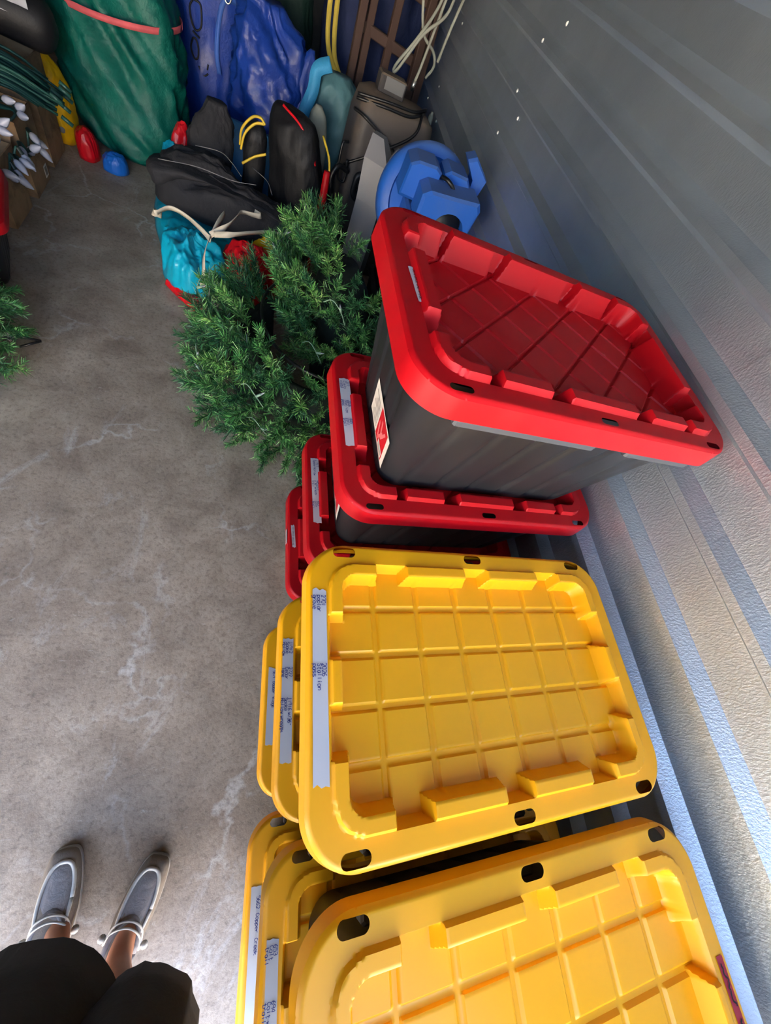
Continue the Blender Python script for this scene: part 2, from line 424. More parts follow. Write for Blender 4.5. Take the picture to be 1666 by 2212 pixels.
# --- single-stroke handwriting
F_ = {'0': ['10 30 42 44 36 16 04 02 10'], '1': ['26 20', ], '2': ['05 16 36 45 43 00 40'], '3': ['06 36 45 43 23 43 41 30 10 01'], '4': ['30 36 02 42'], '5': ['46 06 04 34 43 41 30 00'],
      '6': ['46 26 03 01 10 30 41 42 33 13 02'], '7': ['06 46 20', ], '8': ['23 05 16 36 45 23 02 10 30 42 23'], '9': ['44 23 04 05 16 36 45 44 40'],
      'a': ['44 24 03 01 10 30 44 40'], 'b': ['06 00 30 41 43 34 03'], 'c': ['44 24 03 01 10 40'], 'd': ['46 40 10 01 03 14 44'], 'e': ['02 42 43 34 14 02 10 40'], 'g': ['44 14 03 01 10 40 44 4a 0a'],
      'h': ['06 00', '02 34 43 40'], 'i': ['24 20', '26 25'], 'k': ['06 00', '44 02 40'], 'l': ['26 20'], 'm': ['04 00', '03 14 23 20', '23 34 43 40'], 'n': ['04 00', '02 24 43 40'], 'o': ['14 34 43 41 30 10 01 03 14'],
      'p': ['04 0a', '03 24 43 41 20 01'], 'r': ['04 00', '02 24 44'], 's': ['44 14 03 32 41 30 00'], 't': ['26 20 40', '04 44'], 'u': ['04 01 10 30 44 40'], 'v': ['04 20 44'], 'w': ['04 10 23 30 44'], 'y': ['04 20', '44 1a'], 'f': ['46 26 15 10', '03 33'],
      'B': ['00 06 36 45 33 03 33 41 30 00'], 'C': ['45 26 04 02 10 41'], 'D': ['00 06 26 44 42 20 00'], 'R': ['00 06 36 45 33 03 40'], 'S': ['45 36 16 05 14 33 42 30 10 01'], 'H': ['06 00', '46 40', '03 43'],
      'A': ['00 26 40', '12 32'], 'E': ['46 06 00 40', '03 33'], 'O': ['16 36 44 42 30 10 02 04 16'], 'N': ['00 06 40 46'], 'I': ['26 20'], 'G': ['45 26 04 02 10 40 43 23'], 'K': ['06 00', '46 03 40'], 'J': ['46 42 30 10 02'],
      '/': ['00 46'], '"': ['16 14', '36 34'], '.': ['10 11']}
def write(name, lines, size, mat, parent, x_top, y0, lw=.0016, lead=1.15, jit=.0, z=.0008, seed=1):
    """text runs along -y, tops of letters point to +x"""
    rng = random.Random(seed); g = G()
    for li, ln in enumerate(lines):
        cx = 0.; xb = x_top-size-li*size*lead
        for ch in ln:
            if ch == ' ': cx += size*.5; continue
            for st_ in F_.get(ch, []):
                pts = []
                for tk in st_.split():
                    u = int(tk[0])/4*size*.55; v = (-2 if tk[1] == 'a' else int(tk[1]))/6*size
                    pts.append(Vector((xb+v+rng.uniform(-jit, jit)*size, y0-cx-u+rng.uniform(-jit, jit)*size, z)))
                if len(pts) > 2: pts = spline(pts, 3)
                g.ribbon(pts, lw, .0003, (0, 0, 1)) if False else g.add(*strip(pts, lw))
            cx += size*.74
    return g.obj(name, mat, parent, smooth=False)
def strip(pts, lw):
    v = []; f = []
    for i, p in enumerate(pts):
        t = (pts[min(i+1, len(pts)-1)]-pts[max(i-1, 0)]); t.z = 0
        t = t.normalized() if t.length > 1e-9 else Vector((1, 0, 0)); n = Vector((-t.y, t.x, 0))
        v += [p+n*lw/2, p-n*lw/2]
        if i: f.append((2*i-2, 2*i-1, 2*i+1, 2*i))
    return v, f

def tape(parent, quad, mat='tape', seed=0, z=.0012, name='tape_label'):
    """thin strip with slightly torn ends; quad = TL,TR,BR,BL in lid coordinates"""
    a, b, c, d = [Vector((*q, 0)) for q in quad]; rng = random.Random(seed); g = G(); rows = []
    n = 14
    for i in range(n+1):
        t = i/n; l = a.lerp(d, t); r = b.lerp(c, t); row = []
        for j in range(5):
            p = l.lerp(r, j/4)
            if i in (0, n): p.y += rng.uniform(-.003, .003)
            row.append(Vector((p.x, p.y, z+.0006*mn.noise(Vector((p.x*60, p.y*25, seed))))))
        rows.append(row)
    v = [p for r in rows for p in r]; f = [(i*5+j, (i+1)*5+j, (i+1)*5+j+1, i*5+j+1) for i in range(n) for j in range(4)]
    g.add(v, f); return g.obj(name, mat, parent)

TOTES = {}
def tote(key, red, c, yaw, top, label, quad=None, texts=(), printed=False, group=None):
    t = empty('storage_tote', (c[0], c[1], top-.36-(.0 if top < .4 else 0)), R(yaw), label, 'storage tote', group)
    zb = .036-.042+.012 if top > .4 else 0.002
    b = bpy.data.objects.new('body', BODY); COL.objects.link(b); b.parent = t; b.location = (0, 0, .36-.012-.325 if top > .4 else 0.); 
    if top <= .4: b.scale = (1, 1, (.36-.012)/.325)
    else: b.scale = (1, 1, 1.0); b.location.z = .36-.012-.325-(.0)
    if top > .4:                          # body foot sinks into the recess of the lid below
        lo = -.0285 if not red else -.0345
        b.location.z = lo; b.scale = (1, 1, (.348-lo)/.325)
    l = bpy.data.objects.new('lid', LID[red]); COL.objects.link(l); l.parent = t; l.location = (0, 0, .36)
    for sy in (-1, 1):
        for hm, xc in zip(HAND, (-.13, .22)):
            h = bpy.data.objects.new('handle', hm); COL.objects.link(h); h.parent = t; h.location = (0, sy*.236, .36-(.046 if red else .036)-.012)
    if quad:
        tp = tape(t, quad, seed=len(TOTES)+3); tp.location = (0, 0, .36)
        for k, (lines, y0, size) in enumerate(texts):
            x_top = max(quad[0][0], quad[1][0])-.002
            o = write('lettering', lines, size, 'ink_black' if printed else 'ink_blue', tp, x_top, y0, lw=size*(.15 if not printed else .13), jit=.0 if printed else .05, z=.0026, seed=k+len(TOTES)*7)
    TOTES[key] = t; return t
tote('A1', 0, (.520, -.504), .7, .36, 'yellow-lidded black tote taped 5662 Copper Creek, bottom of its stack', [(-.376, .112), (-.350, .109), (-.346, -.19), (-.372, -.19)], [(['5662  Copper  Creek'], .090, .0085)])
tote('A2', 0, (.522, -.502), .5, .72, 'yellow-lidded black tote taped 653 Colt trail, under the red-taped one', [(-.379, .129), (-.356, .127), (-.351, -.14), (-.374, -.14)], [(['653', 'Colt', 'trail'], .118, .0068), (['694', 'Colt w/36"', 'trail wreath'], .045, .0068)])
t = tote('A3', 0, (.523, -.496), .7, 1.08, 'yellow-lidded black tote with a strip of red tape near the wall')
rt = tape(t, [(.3585, .060), (.3745, .058), (.3735, -.16), (.3575, -.16)], 'red_tape', 5, name='red_tape_strip'); rt.location = (0, 0, .36)
g = G(); rng = random.Random(4)
for y0, y1 in ((.052, .0), (-.014, -.04), (-.06, -.10)):
    pts = [Vector((.366+rng.uniform(-.0035, .0035), y0+(y1-y0)*i/16, .0026)) for i in range(17)]
    g.add(*strip(spline(pts, 2), .0028))
g.obj('lettering', 'ink_black', rt, smooth=False)
tote('B1', 0, (.521, .051), 1.7, .36, 'yellow-lidded black tote taped 5671 with Ridge, bottom of its stack', [(-.372, .111), (-.347, .108), (-.348, -.115), (-.373, -.114)], [(['5671  Dauber  Ridge'], .100, .0085)])
tote('B2', 0, (.522, .053), 1.5, .72, 'yellow-lidded black tote taped 11912 Spoke Hollow, middle of its stack', [(-.379, .141), (-.352, .139), (-.351, -.137), (-.378, -.135)], [(['11912', 'Spoke', 'Hollow'], .130, .0078), (['2727', 'Cedar', 'lane'], .068, .0078), (['11916 w/36"', 'Spoke', 'Hollow wreath'], -.002, .0078)])
tote('B3', 0, (.521, .056), 1.3, 1.08, 'yellow-lidded black tote taped 2701 poplar grove on top of its stack', [(-.377, .163), (-.351, .161), (-.350, -.147), (-.376, -.144)], [(['2701', 'poplar', 'grove'], .150, .0072), (['2026', 'Stallion', 'pass'], .030, .0072)])
SX = [(.0, 'a')]
tote('C1', 1, (.570, .655), 3.0, .363, 'red-lidded black tote on the floor with a small printed white label', [(-.376, .056), (-.362, .056), (-.357, -.042), (-.370, -.042)], [(['1014 BAKER CROSSING'], .048, .0060)], True)
tote('C2', 1, (.571, .653), 2.8, .726, 'red-lidded black tote taped 11917, second above the floor', [(-.370, .138), (-.343, .141), (-.340, -.106), (-.366, -.106)], [(['11917', 'Spoke Hollow'], .130, .0072), (['685 colt', 'w 36" wreath', 'trail'], .048, .0066), (['653', 'colt', 'trail'], -.030, .0072)])
tote('C3', 1, (.573, .658), 3.1, 1.089, 'red-lidded black tote taped 317 Cielo vista, third above the floor', [(-.372, .136), (-.344, .140), (-.340, -.079), (-.369, -.081)], [(['317', 'Cielo', 'vista'], .128, .0072), (['2026', 'Stallion', 'pass'], .062, .0072), (['645', 'colt', 'trail'], .002, .0072)])
tote('C4', 1, (.574, .663), 3.3, 1.451, 'red-lidded black tote crowning the tall stack, printed 5670 BASE ONE RIDGE', [(-.356, .034), (-.341, .036), (-.337, -.058), (-.352, -.060)], [(['5670 BASE ONE RIDGE'], .026, .0062)], True)

# stickers on the end faces of the red totes (on the -x face of the tub)
def sticker(tt, y0, y1, z0, z1, red=True, seed=0):
    def P(y, z, e=0.):                     # y along the face, z up -> local point on tapered face
        tz = (z+.031)/.379; return Vector((-(.294+.058*tz)-.0028-e, y, z))
    s = G(); n = 6
    def quad(g, ya, yb, za, zb, e): g.add([P(ya, za, e), P(yb, za, e), P(yb, zb, e), P(ya, zb, e)], [(0, 1, 2, 3)])
    quad(s, y0, y1, z0, z1, 0); st = s.obj('sticker', 'paper', tt, smooth=False)
    Lz, Ly = z1-z0, y1-y0
    g = G(); quad(g, y0+.1*Ly, y0+.55*Ly, z0+.05*Lz, z0+.95*Lz, .0004); g.obj('red_panel', 'label_red', st, smooth=False)
    g = G()
    for u, v in ((.40, .25), (.30, .45)):
        for k in range(2):
            a = [P(y0+(u+.0)*Ly, z0+(v-.1)*Lz, .0008), P(y0+(u+.05)*Ly, z0+(v-.1)*Lz, .0008), P(y0+(u+.11-.2*k)*Ly, z0+(v+.35)*Lz, .0008), P(y0+(u+.06-.2*k)*Ly, z0+(v+.35)*Lz, .0008)]
            g.add(a, [(0, 1, 2, 3)])
    g.obj('pink_mark', 'label_pink', st, smooth=False)
    g = G(); quad(g, y0+.12*Ly, y0+.36*Ly, z0+.08*Lz, z0+.26*Lz, .0008); g.obj('white_patch', 'paper', st, smooth=False)
    g = G()
    for k in range(7): quad(g, y0+.60*Ly, y0+(.92-.05*(k % 3))*Ly, z0+(.12+.11*k)*Lz, z0+(.15+.11*k)*Lz, .0006)
    for k in range(3): quad(g, y0+.14*Ly, y0+.33*Ly, z0+(.11+.045*k)*Lz, z0+(.13+.045*k)*Lz, .0011)
    tag(g.obj('fine_print', 'label_grey', st, smooth=False), kind='stuff')
    return st
for k, ya in (('C4', -.165), ('C3', -.116), ('C2', -.11), ('C1', -.11)): sticker(TOTES[k], ya, ya+.185, .035, .125)
g = G(); g.box((-.343, -.06, .285), (.007, .16, .035)); g.obj('white_tag', 'tape', TOTES['C4'], smooth=False)
g = G(); g.box((-.392, .01, .345), (.0012, .06, .016)); g.obj('tape_scrap', 'tape', TOTES['C1'], smooth=False)

# ================================================================== CLOTH, BAGS
def heap(name, outline, H, mat, parent=None, seed=0, amp=.03, freq=7., z0=0., nr=34, na=120, prof=(2.6, .6), cen=None, stretch=(1, 1), rot=0.):
    P = [Vector((*p, 0)) for p in outline]; C = Vector((*(cen or (sum(p[0] for p in outline)/len(P), sum(p[1] for p in outline)/len(P))), 0))
    loop = spline(P+[P[0]], 12)[:-1]
    seg = [(loop[(i+1) % len(loop)]-loop[i]).length for i in range(len(loop))]; tot = sum(seg); B = []
    i = 0; acc = 0
    for k in range(na):
        s = tot*k/na
        while acc+seg[i] < s: acc += seg[i]; i += 1
        B.append(loop[i].lerp(loop[(i+1) % len(loop)], (s-acc)/seg[i]))
    V = []; Fc = []; cr, sr = math.cos(rot), math.sin(rot)
    for r in range(nr+1):
        t = (r/nr)
        for k in range(na):
            p = C.lerp(B[k], t) if r else C.copy()
            z = H*(1-t**prof[0])**prof[1]
            q = Vector(((p.x*cr+p.y*sr)*freq*stretch[0], (-p.x*sr+p.y*cr)*freq*stretch[1], seed*3.7))
            w_ = min(1, (1-t)*6+.25)
            dn = amp*w_*(ridged(q, 4)-.35)
            rad = (p-C); rad = rad.normalized() if rad.length > 1e-6 else Vector((0, 0, 0))
            V.append((p.x+rad.x*dn*.5*(t > .5), p.y+rad.y*dn*.5*(t > .5), max(z0+.003, z0+z+dn*(1 if t < .97 else .2))))
    for r in range(nr):
        for k in range(na): k2 = (k+1) % na; Fc.append((r*na+k, (r+1)*na+k, (r+1)*na+k2, r*na+k2))
    Fc.append(tuple(nr*na+k for k in range(na-1, -1, -1)))
    return mesh(name, V, Fc, mat, parent)
def sack(name, secs, mat, parent=None, seed=0, amp=.03, freq=6., ns=48, na=96, vstretch=.45, sq=2.4, twist=0.):
    """secs: (x,y,z,rx,ry,rot); soft lofted bag with ridged folds"""
    S = spline([Vector(s[:3]) for s in secs], 10); A = spline([Vector((s[3], s[4], s[5] if len(s) > 5 else 0)) for s in secs], 10)
    V = []; Fc = []; n = len(S)
    for i in range(n):
        c, a = S[i], A[i]
        for k in range(na):
            th = 2*math.pi*k/na; cx, cy = math.cos(th), math.sin(th)
            e = 2/sq; u = math.copysign(abs(cx)**e, cx)*max(a.x, .004); v = math.copysign(abs(cy)**e, cy)*max(a.y, .004)
            cr, sr = math.cos(a.z), math.sin(a.z)
            p = c+Vector((u*cr-v*sr, u*sr+v*cr, 0)); d = (p-c).normalized()
            q = Vector((p.x*freq+twist*p.z*freq, p.y*freq, p.z*freq*vstretch+seed*5.1))
            f = amp*(ridged(q, 4)-.4)*min(1, max(a.x, a.y)*6)
            p2 = p+d*f; p2.z += .4*f
            V.append((p2.x, p2.y, max(.004, p2.z)))
    for i in range(n-1):
        for k in range(na): k2 = (k+1) % na; Fc.append((i*na+k, i*na+k2, (i+1)*na+k2, (i+1)*na+k))
    Fc.append(tuple(range(na-1, -1, -1))); Fc.append(tuple((n-1)*na+k for k in range(na)))
    return mesh(name, V, Fc, mat, parent)

M['green_vinyl'] = cloth('green_vinyl', srgb(6, 92, 80), .46, 900, .3, .25, 0.)
M['pink_strap'] = cloth('pink_strap', srgb(206, 92, 98), .7)
M['blue_vinyl'] = cloth('blue_vinyl', srgb(26, 60, 150), .40, 900, .25, .22, .12)
M['blue_strap'] = cloth('blue_strap', srgb(64, 104, 190), .5)
M['navy_cloth'] = cloth('navy_canvas', srgb(38, 50, 92), .75)
M['dark_green_cloth'] = cloth('dark_green_cloth', srgb(14, 40, 34), .7)
M['yellow_strap'] = cloth('yellow_strap', srgb(190, 168, 70), .7)
M['teal_cloth'] = cloth('teal_grey_nylon', srgb(78, 118, 126), .5, 900, .3, .12)
M['sky_cloth'] = cloth('sky_blue_cloth', srgb(60, 150, 200), .5)
M['cyan_nylon'] = cloth('cyan_nylon', srgb(8, 158, 188), .36, 900, .15, .10, .15)
M['red_nylon'] = cloth('red_nylon', srgb(200, 16, 30), .36, 900, .2, .1, .15)
M['yellow_nylon'] = cloth('yellow_nylon', srgb(214, 164, 10), .4, 900, .2, .1, .1)
M['blue_nylon'] = cloth('blue_nylon', srgb(24, 98, 190), .4, 900, .2, .1, .1)
M['tarp_blue'] = cloth('tarp_blue', srgb(58, 122, 178), .5)
M['purple_nylon'] = cloth('purple_nylon', srgb(120, 50, 110), .5)
M['black_denim'] = cloth('black_denim', srgb(44, 44, 48), .8, 500, .3, .2)
M['thread'] = cloth('grey_thread', srgb(120, 120, 122), .8)
M['cream_strap'] = cloth('cream_webbing', srgb(206, 196, 178), .8)
M['black_bag'] = cloth('black_coated_bag', srgb(22, 22, 25), .55, 500, .3, .12)
M['yellow_cord'] = plastic('yellow_cord', srgb(208, 176, 50), .5, .05)
M['silver'] = NT('silver_metal').m; M['silver'].node_tree.nodes['Principled BSDF'].inputs['Metallic'].default_value = 1; M['silver'].node_tree.nodes['Principled BSDF'].inputs['Roughness'].default_value = .3
M['silver'].node_tree.nodes['Principled BSDF'].inputs['Base Color'].default_value = (.8, .78, .72, 1)

# green sack against the end of the unit
gs = empty('green_bag', (-1.1, 4.0, 0), 0, 'tall green vinyl sack with a pink strap round it', 'bag')
def under(o, par):                      # parent keeping world placement (parent has only translation / z-rotation)
    o.parent = par; o.matrix_parent_inverse = Matrix.LocRotScale(par.location, par.rotation_euler, None).inverted(); return o
under(sack('bag_body', [(-1.04, 3.97, 0.0, .18, .22), (-1.05, 3.98, .05, .26, .27), (-1.08, 4.01, .2, .32, .29), (-1.11, 4.04, .45, .33, .28), (-1.12, 4.07, .68, .315, .26), (-1.12, 4.10, .95, .27, .24), (-1.13, 4.12, 1.15, .20, .18), (-1.13, 4.12, 1.25, .06, .06), (-1.13, 4.12, 1.35, .10, .10)], 'green_vinyl', seed=2, amp=.055, freq=5.2, vstretch=.3, twist=.7), gs)
g = G(); g.ribbon([Vector((-1.12+.372*math.cos(a), 4.07+.335*math.sin(a), .69+.04*math.cos(a))) for a in [2*math.pi*i/48 for i in range(49)]], .03, .004, (0, 0, 1))
under(g.obj('strap', 'pink_strap'), gs)

# blue vinyl bags
bb = empty('blue_bag', (-.55, 4.45, 0), 0, 'big blue vinyl bag marked in black pen, with buckled strap', 'bag')
under(sack('bag_body', [(-.64, 4.60, 0, .18, .12), (-.64, 4.60, .06, .22, .15), (-.64, 4.60, .3, .25, .17), (-.64, 4.60, .6, .25, .17), (-.64, 4.60, .9, .25, .17), (-.64, 4.60, 1.15, .22, .15), (-.64, 4.6, 1.3, .14, .08)], 'blue_vinyl', seed=5, amp=.02, freq=5, vstretch=.3), bb)
g = G(); g.ribbon(spline([(-.87, 4.50, .92), (-.80, 4.43, .93), (-.66, 4.415, .92), (-.50, 4.425, .90), (-.41, 4.49, .88)], 8), .045, .006, (0, 0, 1)); under(g.obj('strap', 'blue_strap'), bb)
g = G(); g.ribbon(spline([(-.52, 4.41, .90), (-.56, 4.41, .8), (-.58, 4.41, .62), (-.56, 4.41, .5)], 8), .03, .005, (1, 0, 0)); under(g.obj('strap_tail', 'blue_strap'), bb)
g = G(); g.tube([Vector((-.51+.022*math.cos(a), 4.405, .905+.034*math.sin(a))) for a in [2*math.pi*i/20 for i in range(21)]], .005, 6); under(g.obj('buckle', 'silver'), bb)
g = G()
for st_ in ([(-.715, .80), (-.735, .76), (-.725, .70), (-.70, .665), (-.665, .69), (-.66, .76), (-.67, .80), (-.715, .805)], [(-.72, .655), (-.70, .645), (-.675, .635)], [(-.72, .62), (-.735, .57), (-.715, .52), (-.69, .53), (-.685, .58), (-.70, .62), (-.72, .62)], [(-.685, .49), (-.67, .46), (-.645, .45), (-.62, .47)], [(-.62, .52), (-.625, .49)], [(-.68, .38), (-.64, .37), (-.63, .33), (-.62, .30)]):
    g = G(); g.tube(spline([(x-.02, 4.418, z) for x, z in st_], 4), .006, 6); under(g.obj('pen_stroke', 'ink_black'), bb)
b2 = empty('blue_bag', (-.1, 4.2, 0), 0, 'crumpled glossy blue vinyl bag beside the pen-marked one', 'bag')
under(sack('bag_body', [(-.17, 4.18, 0, .17, .11), (-.17, 4.18, .08, .22, .14), (-.17, 4.18, .35, .23, .15), (-.17, 4.19, .6, .22, .14), (-.20, 4.2, .85, .19, .11), (-.24, 4.22, 1.02, .09, .06)], 'blue_vinyl', seed=11, amp=.065, freq=6.5, vstretch=.55, twist=.4), b2)
under(sack('bag_flap', [(.02, 4.12, .28, .05, .05), (.02, 4.12, .4, .08, .06), (.03, 4.13, .65, .085, .055), (.06, 4.14, .85, .05, .03), (.08, 4.15, .93, .015, .012)], 'blue_vinyl', seed=4, amp=.03, freq=8, vstretch=.4), b2)

# dark navy canvas bag with yellow straps
nb = empty('navy_bag', (.25, 4.9, 0), 0, 'faded navy canvas bag with yellow webbing straps', 'bag')
under(sack('bag_body', [(.55, 5.02, 0, .34, .25), (.55, 5.02, .5, .37, .27), (.55, 5.02, 1.1, .37, .27), (.55, 5.03, 1.5, .34, .24), (.55, 5.04, 1.65, .2, .12)], 'navy_cloth', seed=7, amp=.04, freq=4, vstretch=.5), nb)
for dx in (0, .05):
    g = G(); g.ribbon(spline([(.16+dx, 4.62, 1.35), (.155+dx, 4.56, 1.15), (.18+dx, 4.52, .95), (.25+dx*.6, 4.5, .84), (.42, 4.48, .72)], 8), .034, .005, (1, 0, .2)); under(g.obj('strap', 'yellow_strap'), nb)
dg = sack('dark_bag', [(-.12, 4.82, 0, .15, .16), (-.12, 4.82, .5, .17, .16), (-.12, 4.84, 1.0, .15, .15), (-.12, 4.85, 1.2, .08, .08)], 'dark_green_cloth', seed=9, amp=.03, freq=6)
tag(dg, 'dark green-black cloth bag wedged between blue and navy bags', 'bag')
# teal grey bag with pale edge
tb = empty('teal_bag', (.3, 3.95, 0), 0, 'dusty teal-grey nylon bag with a sky-blue folded edge', 'bag')
under(sack('bag_body', [(.31, 3.94, 0, .15, .11), (.31, 3.94, .1, .18, .13), (.31, 3.94, .4, .19, .13), (.30, 3.94, .65, .17, .13), (.29, 3.94, .84, .14, .11), (.27, 3.94, .93, .07, .05)], 'teal_cloth', seed=3, amp=.028, freq=6, vstretch=.8), tb)
g = G(); g.ribbon(spline([(.20, 3.85, .97), (.12, 3.83, .92), (.11, 3.80, .82), (.07, 3.77, .68), (.08, 3.76, .5), (.06, 3.76, .3)], 8), .075, .02, (1, .1, .3)); under(g.obj('folded_edge', 'sky_cloth'), tb)

# brown wooden frame
M['wood'] = plastic('dark_brown_wood', srgb(72, 50, 42), .7, .35, (.05, .035, .03, 1), 14, .1)
wf = empty('wooden_frame', (.6, 3.88, 0), 0, 'dark brown wooden ladder-like frame leaning behind the grey housing', 'frame')
def bar(a, b, d, name='post', par=wf, mat='wood'):
    a, b = Vector(a), Vector(b); t = (b-a); rot = t.to_track_quat('Z', 'Y').to_matrix(); g = G(); g.bbox((0, 0, 0), (d[0], d[1], t.length), .005, rot)
    o = g.obj(name, mat, smooth=False); o.location = (a+b)/2
    par_ = par; o.parent = par_; o.matrix_parent_inverse = Matrix.LocRotScale(par_.location, par_.rotation_euler, None).inverted(); return o
for x, yy in ((.375, 4.24), (.445, 4.31), (.615, 4.31), (.84, 4.24), (.91, 4.30)):
    bar((x+.01, yy-.05, .004), (x-.02-.02*(x > .7), yy+.1, 1.75), (.055, .045))
for z in (.35, .75, 1.14, 1.42): bar((.39, 4.30+z*.05, z-.01), (.91, 4.30+z*.05, z-.04), (.04, .06), 'rung')
# rope over the frame
M['rope'] = cloth('grey_rope', srgb(150, 152, 140), .8)
rp = empty('rope_coil', (.66, 3.7, 1.3), 0, 'pale grey rope looped over the wooden frame', 'rope')
for k, pts in enumerate(([(.60, 3.80, 1.62), (.64, 3.72, 1.45), (.70, 3.70, 1.33), (.80, 3.74, 1.28), (.84, 3.78, 1.22), (.82, 3.82, 1.15)],
    [(.78, 3.8, 1.66), (.74, 3.70, 1.46), (.66, 3.66, 1.30), (.59, 3.66, 1.18), (.575, 3.67, 1.13), (.60, 3.66, 1.15), (.69, 3.66, 1.33), (.80, 3.70, 1.45), (.83, 3.78, 1.6)],
    [(.80, 3.8, 1.66), (.76, 3.7, 1.4), (.735, 3.66, 1.2), (.725, 3.66, 1.13)], [(.9, 3.8, 1.6), (.86, 3.75, 1.4), (.85, 3.76, 1.25)])):
    g = G(); g.tube(spline(pts, 7), .0085, 7); under(g.obj('rope_strand', 'rope'), rp)
g = G(); g.tube([(.725, 3.66, 1.14), (.724, 3.66, 1.09)], lambda t: .014-.004*t, 8); under(g.obj('rope_end', 'silver'), rp)
pk = sack('brown_pouch', [(.70, 3.9, 1.58, .05, .04), (.70, 3.9, 1.62, .12, .08), (.7, 3.9, 1.72, .12, .08), (.7, 3.9, 1.78, .05, .04)], 'rope', seed=2, amp=.01)
tag(pk, 'dull brownish pouch resting on top of the wooden frame', 'pouch')

# dark grey plastic housing with cord and grille
M['housing'] = plastic('dusty_dark_plastic', srgb(62, 58, 58), .55, .6, (.16, .13, .10, 1), 3.2)
hs = empty('blower_housing', (.63, 3.5, 0), R(8), 'tall dusty dark grey plastic housing with a black cord tied across', 'appliance')
g = G(); rings = []
for z, hx, hy, r in ((0, .25, .15, .05), (.03, .265, .165, .06), (.5, .275, .175, .07), (.92, .27, .17, .08), (1.02, .25, .155, .08), (1.05, .20, .12, .07)): rings.append(rrect(hx, hy, r, z, 8))
g.loft(rings); g.obj('shell', 'housing', hs)
g = G(); g.loft([[Vector((p.x-.12, -.175-d, p.y+.60)) for p in rrect(hx, hy, .05, 0, 8)] for d, hx, hy in ((0, .09, .085), (.03, .09, .085), (.03, .065, .06), (.0, .06, .055))], caps=False); g.obj('outlet_ring', 'black_tub', hs)
g = G(); g.box((-.12, -.178, .60), (.13, .004, .12)); g.obj('outlet_back', 'black_metal', hs)
for i in range(5):
    g = G(); g.box((-.12, -.19, .56+.02*i), (.125, .006, .005)); g.obj('grille_bar', 'black_tub', hs)
for pts in ([(-.29, -.1, .95), (-.22, -.19, .95), (0, -.195, .86), (.24, -.192, .70)], [(-.29, -.15, .68), (-.1, -.195, .82), (.1, -.19, .97), (.14, -.12, 1.07)], [(-.29, -.1, 1.0), (-.12, -.165, 1.03), (.05, -.16, 1.04), (.16, -.1, 1.07)], [(-.29, -.1, 1.02), (-.1, -.155, 1.055), (.07, -.14, 1.065), (.17, -.08, 1.085)], [(-.29, -.15, .80), (-.33, -.17, .78), (-.32, -.18, .62), (-.27, -.18, .60), (-.28, -.18, .72)]):
    g = G(); g.tube(spline(pts, 8), .0085, 6); g.obj('cord', 'black_metal', hs)
for zz in (.66, .42):
    g = G(); g.tube(spline([(-.26, -.18, zz), (-.34, -.22, zz+.02), (-.37, -.23, zz-.06), (-.33, -.22, zz-.16), (-.26, -.2, zz-.24)], 8), .017, 8); g.obj('hose', 'black_metal', hs)
g = G(); g.bbox((-.06, .04, 1.09), (.18, .10, .09), .008); g.obj('top_box', 'housing', hs, smooth=False)
g = G(); g.bbox((-.05, -.012, 1.10), (.13, .004, .06), .001); g.obj('plate', 'rust', hs, smooth=False)

# blue moulded plastic stand and its supporting crates
M['blue_plastic'] = plastic('blue_moulded_plastic', srgb(24, 88, 178), .5, .35, (.10, .15, .28, 1), 7)
def dusty(mname, dust, lo=.55, hi=.95, amt=.55):
    nt_ = M[mname].node_tree; b_ = nt_.nodes['Principled BSDF']; src = b_.inputs['Base Color'].links[0].from_socket
    gm = nt_.nodes.new('ShaderNodeNewGeometry'); sp = nt_.nodes.new('ShaderNodeSeparateXYZ'); mr = nt_.nodes.new('ShaderNodeMapRange'); mx = nt_.nodes.new('ShaderNodeMix'); mx.data_type = 'RGBA'
    mr.inputs[1].default_value = lo; mr.inputs[2].default_value = hi; mr.inputs[4].default_value = amt
    nt_.links.new(gm.outputs['Normal'], sp.inputs[0]); nt_.links.new(sp.outputs[2], mr.inputs[0]); nt_.links.new(mr.outputs[0], mx.inputs[0]); nt_.links.new(src, mx.inputs[6]); mx.inputs[7].default_value = dust; nt_.links.new(mx.outputs[2], b_.inputs['Base Color'])
dusty('blue_plastic', srgb(96, 118, 158)); dusty('housing', srgb(132, 114, 96), .05, .7, .6)
M['grey_plastic'] = plastic('grey_moulded_plastic', srgb(112, 112, 116), .55, .3)
M['crate'] = plastic('black_crate_plastic', srgb(30, 31, 33), .5, .2)
for i in range(3):
    cr_ = empty('storage_crate', (.775, 2.44, .002+.234*i), R(2), ['black ribbed plastic crate standing on the floor under two others', 'black ribbed plastic crate between two others', 'black ribbed plastic crate under the blue stand'][i], 'crate', 'crates under the blue stand')
    g = G(); g.loft([rrect(.15+.02*z/.3, .17+.02*z/.3, .04, z, 6) for z in (0, .1, .2, .21)]); g.obj('body', 'crate', cr_)
    g = G(); g.loft([rrect(.18, .20, .05, z, 6) for z in (.21, .233)]); g.obj('rim', 'crate', cr_)
bs = empty('blue_stand', (.71, 2.40, .705), 0, 'blocky blue moulded plastic stand with a round dome, near the wall', 'stand')
def bput(g, name, mat='blue_plastic', smooth=False, ang=None):
    o = g.obj(name, mat, None, smooth)
    if ang:
        try: o.data.set_sharp_from_angle(angle=R(ang))
        except Exception: pass
    return under(o, bs)
axd = Vector((0, -math.cos(R(18)), math.sin(R(18)))); axu = Vector((0, math.sin(R(18)), math.cos(R(18)))); dc = Vector((.71, 2.40, .958))
def disc(r, h, n=48): return [dc+axd*h+Vector((math.cos(2*math.pi*j/n)*r, 0, 0))+axu*math.sin(2*math.pi*j/n)*r for j in range(n)]
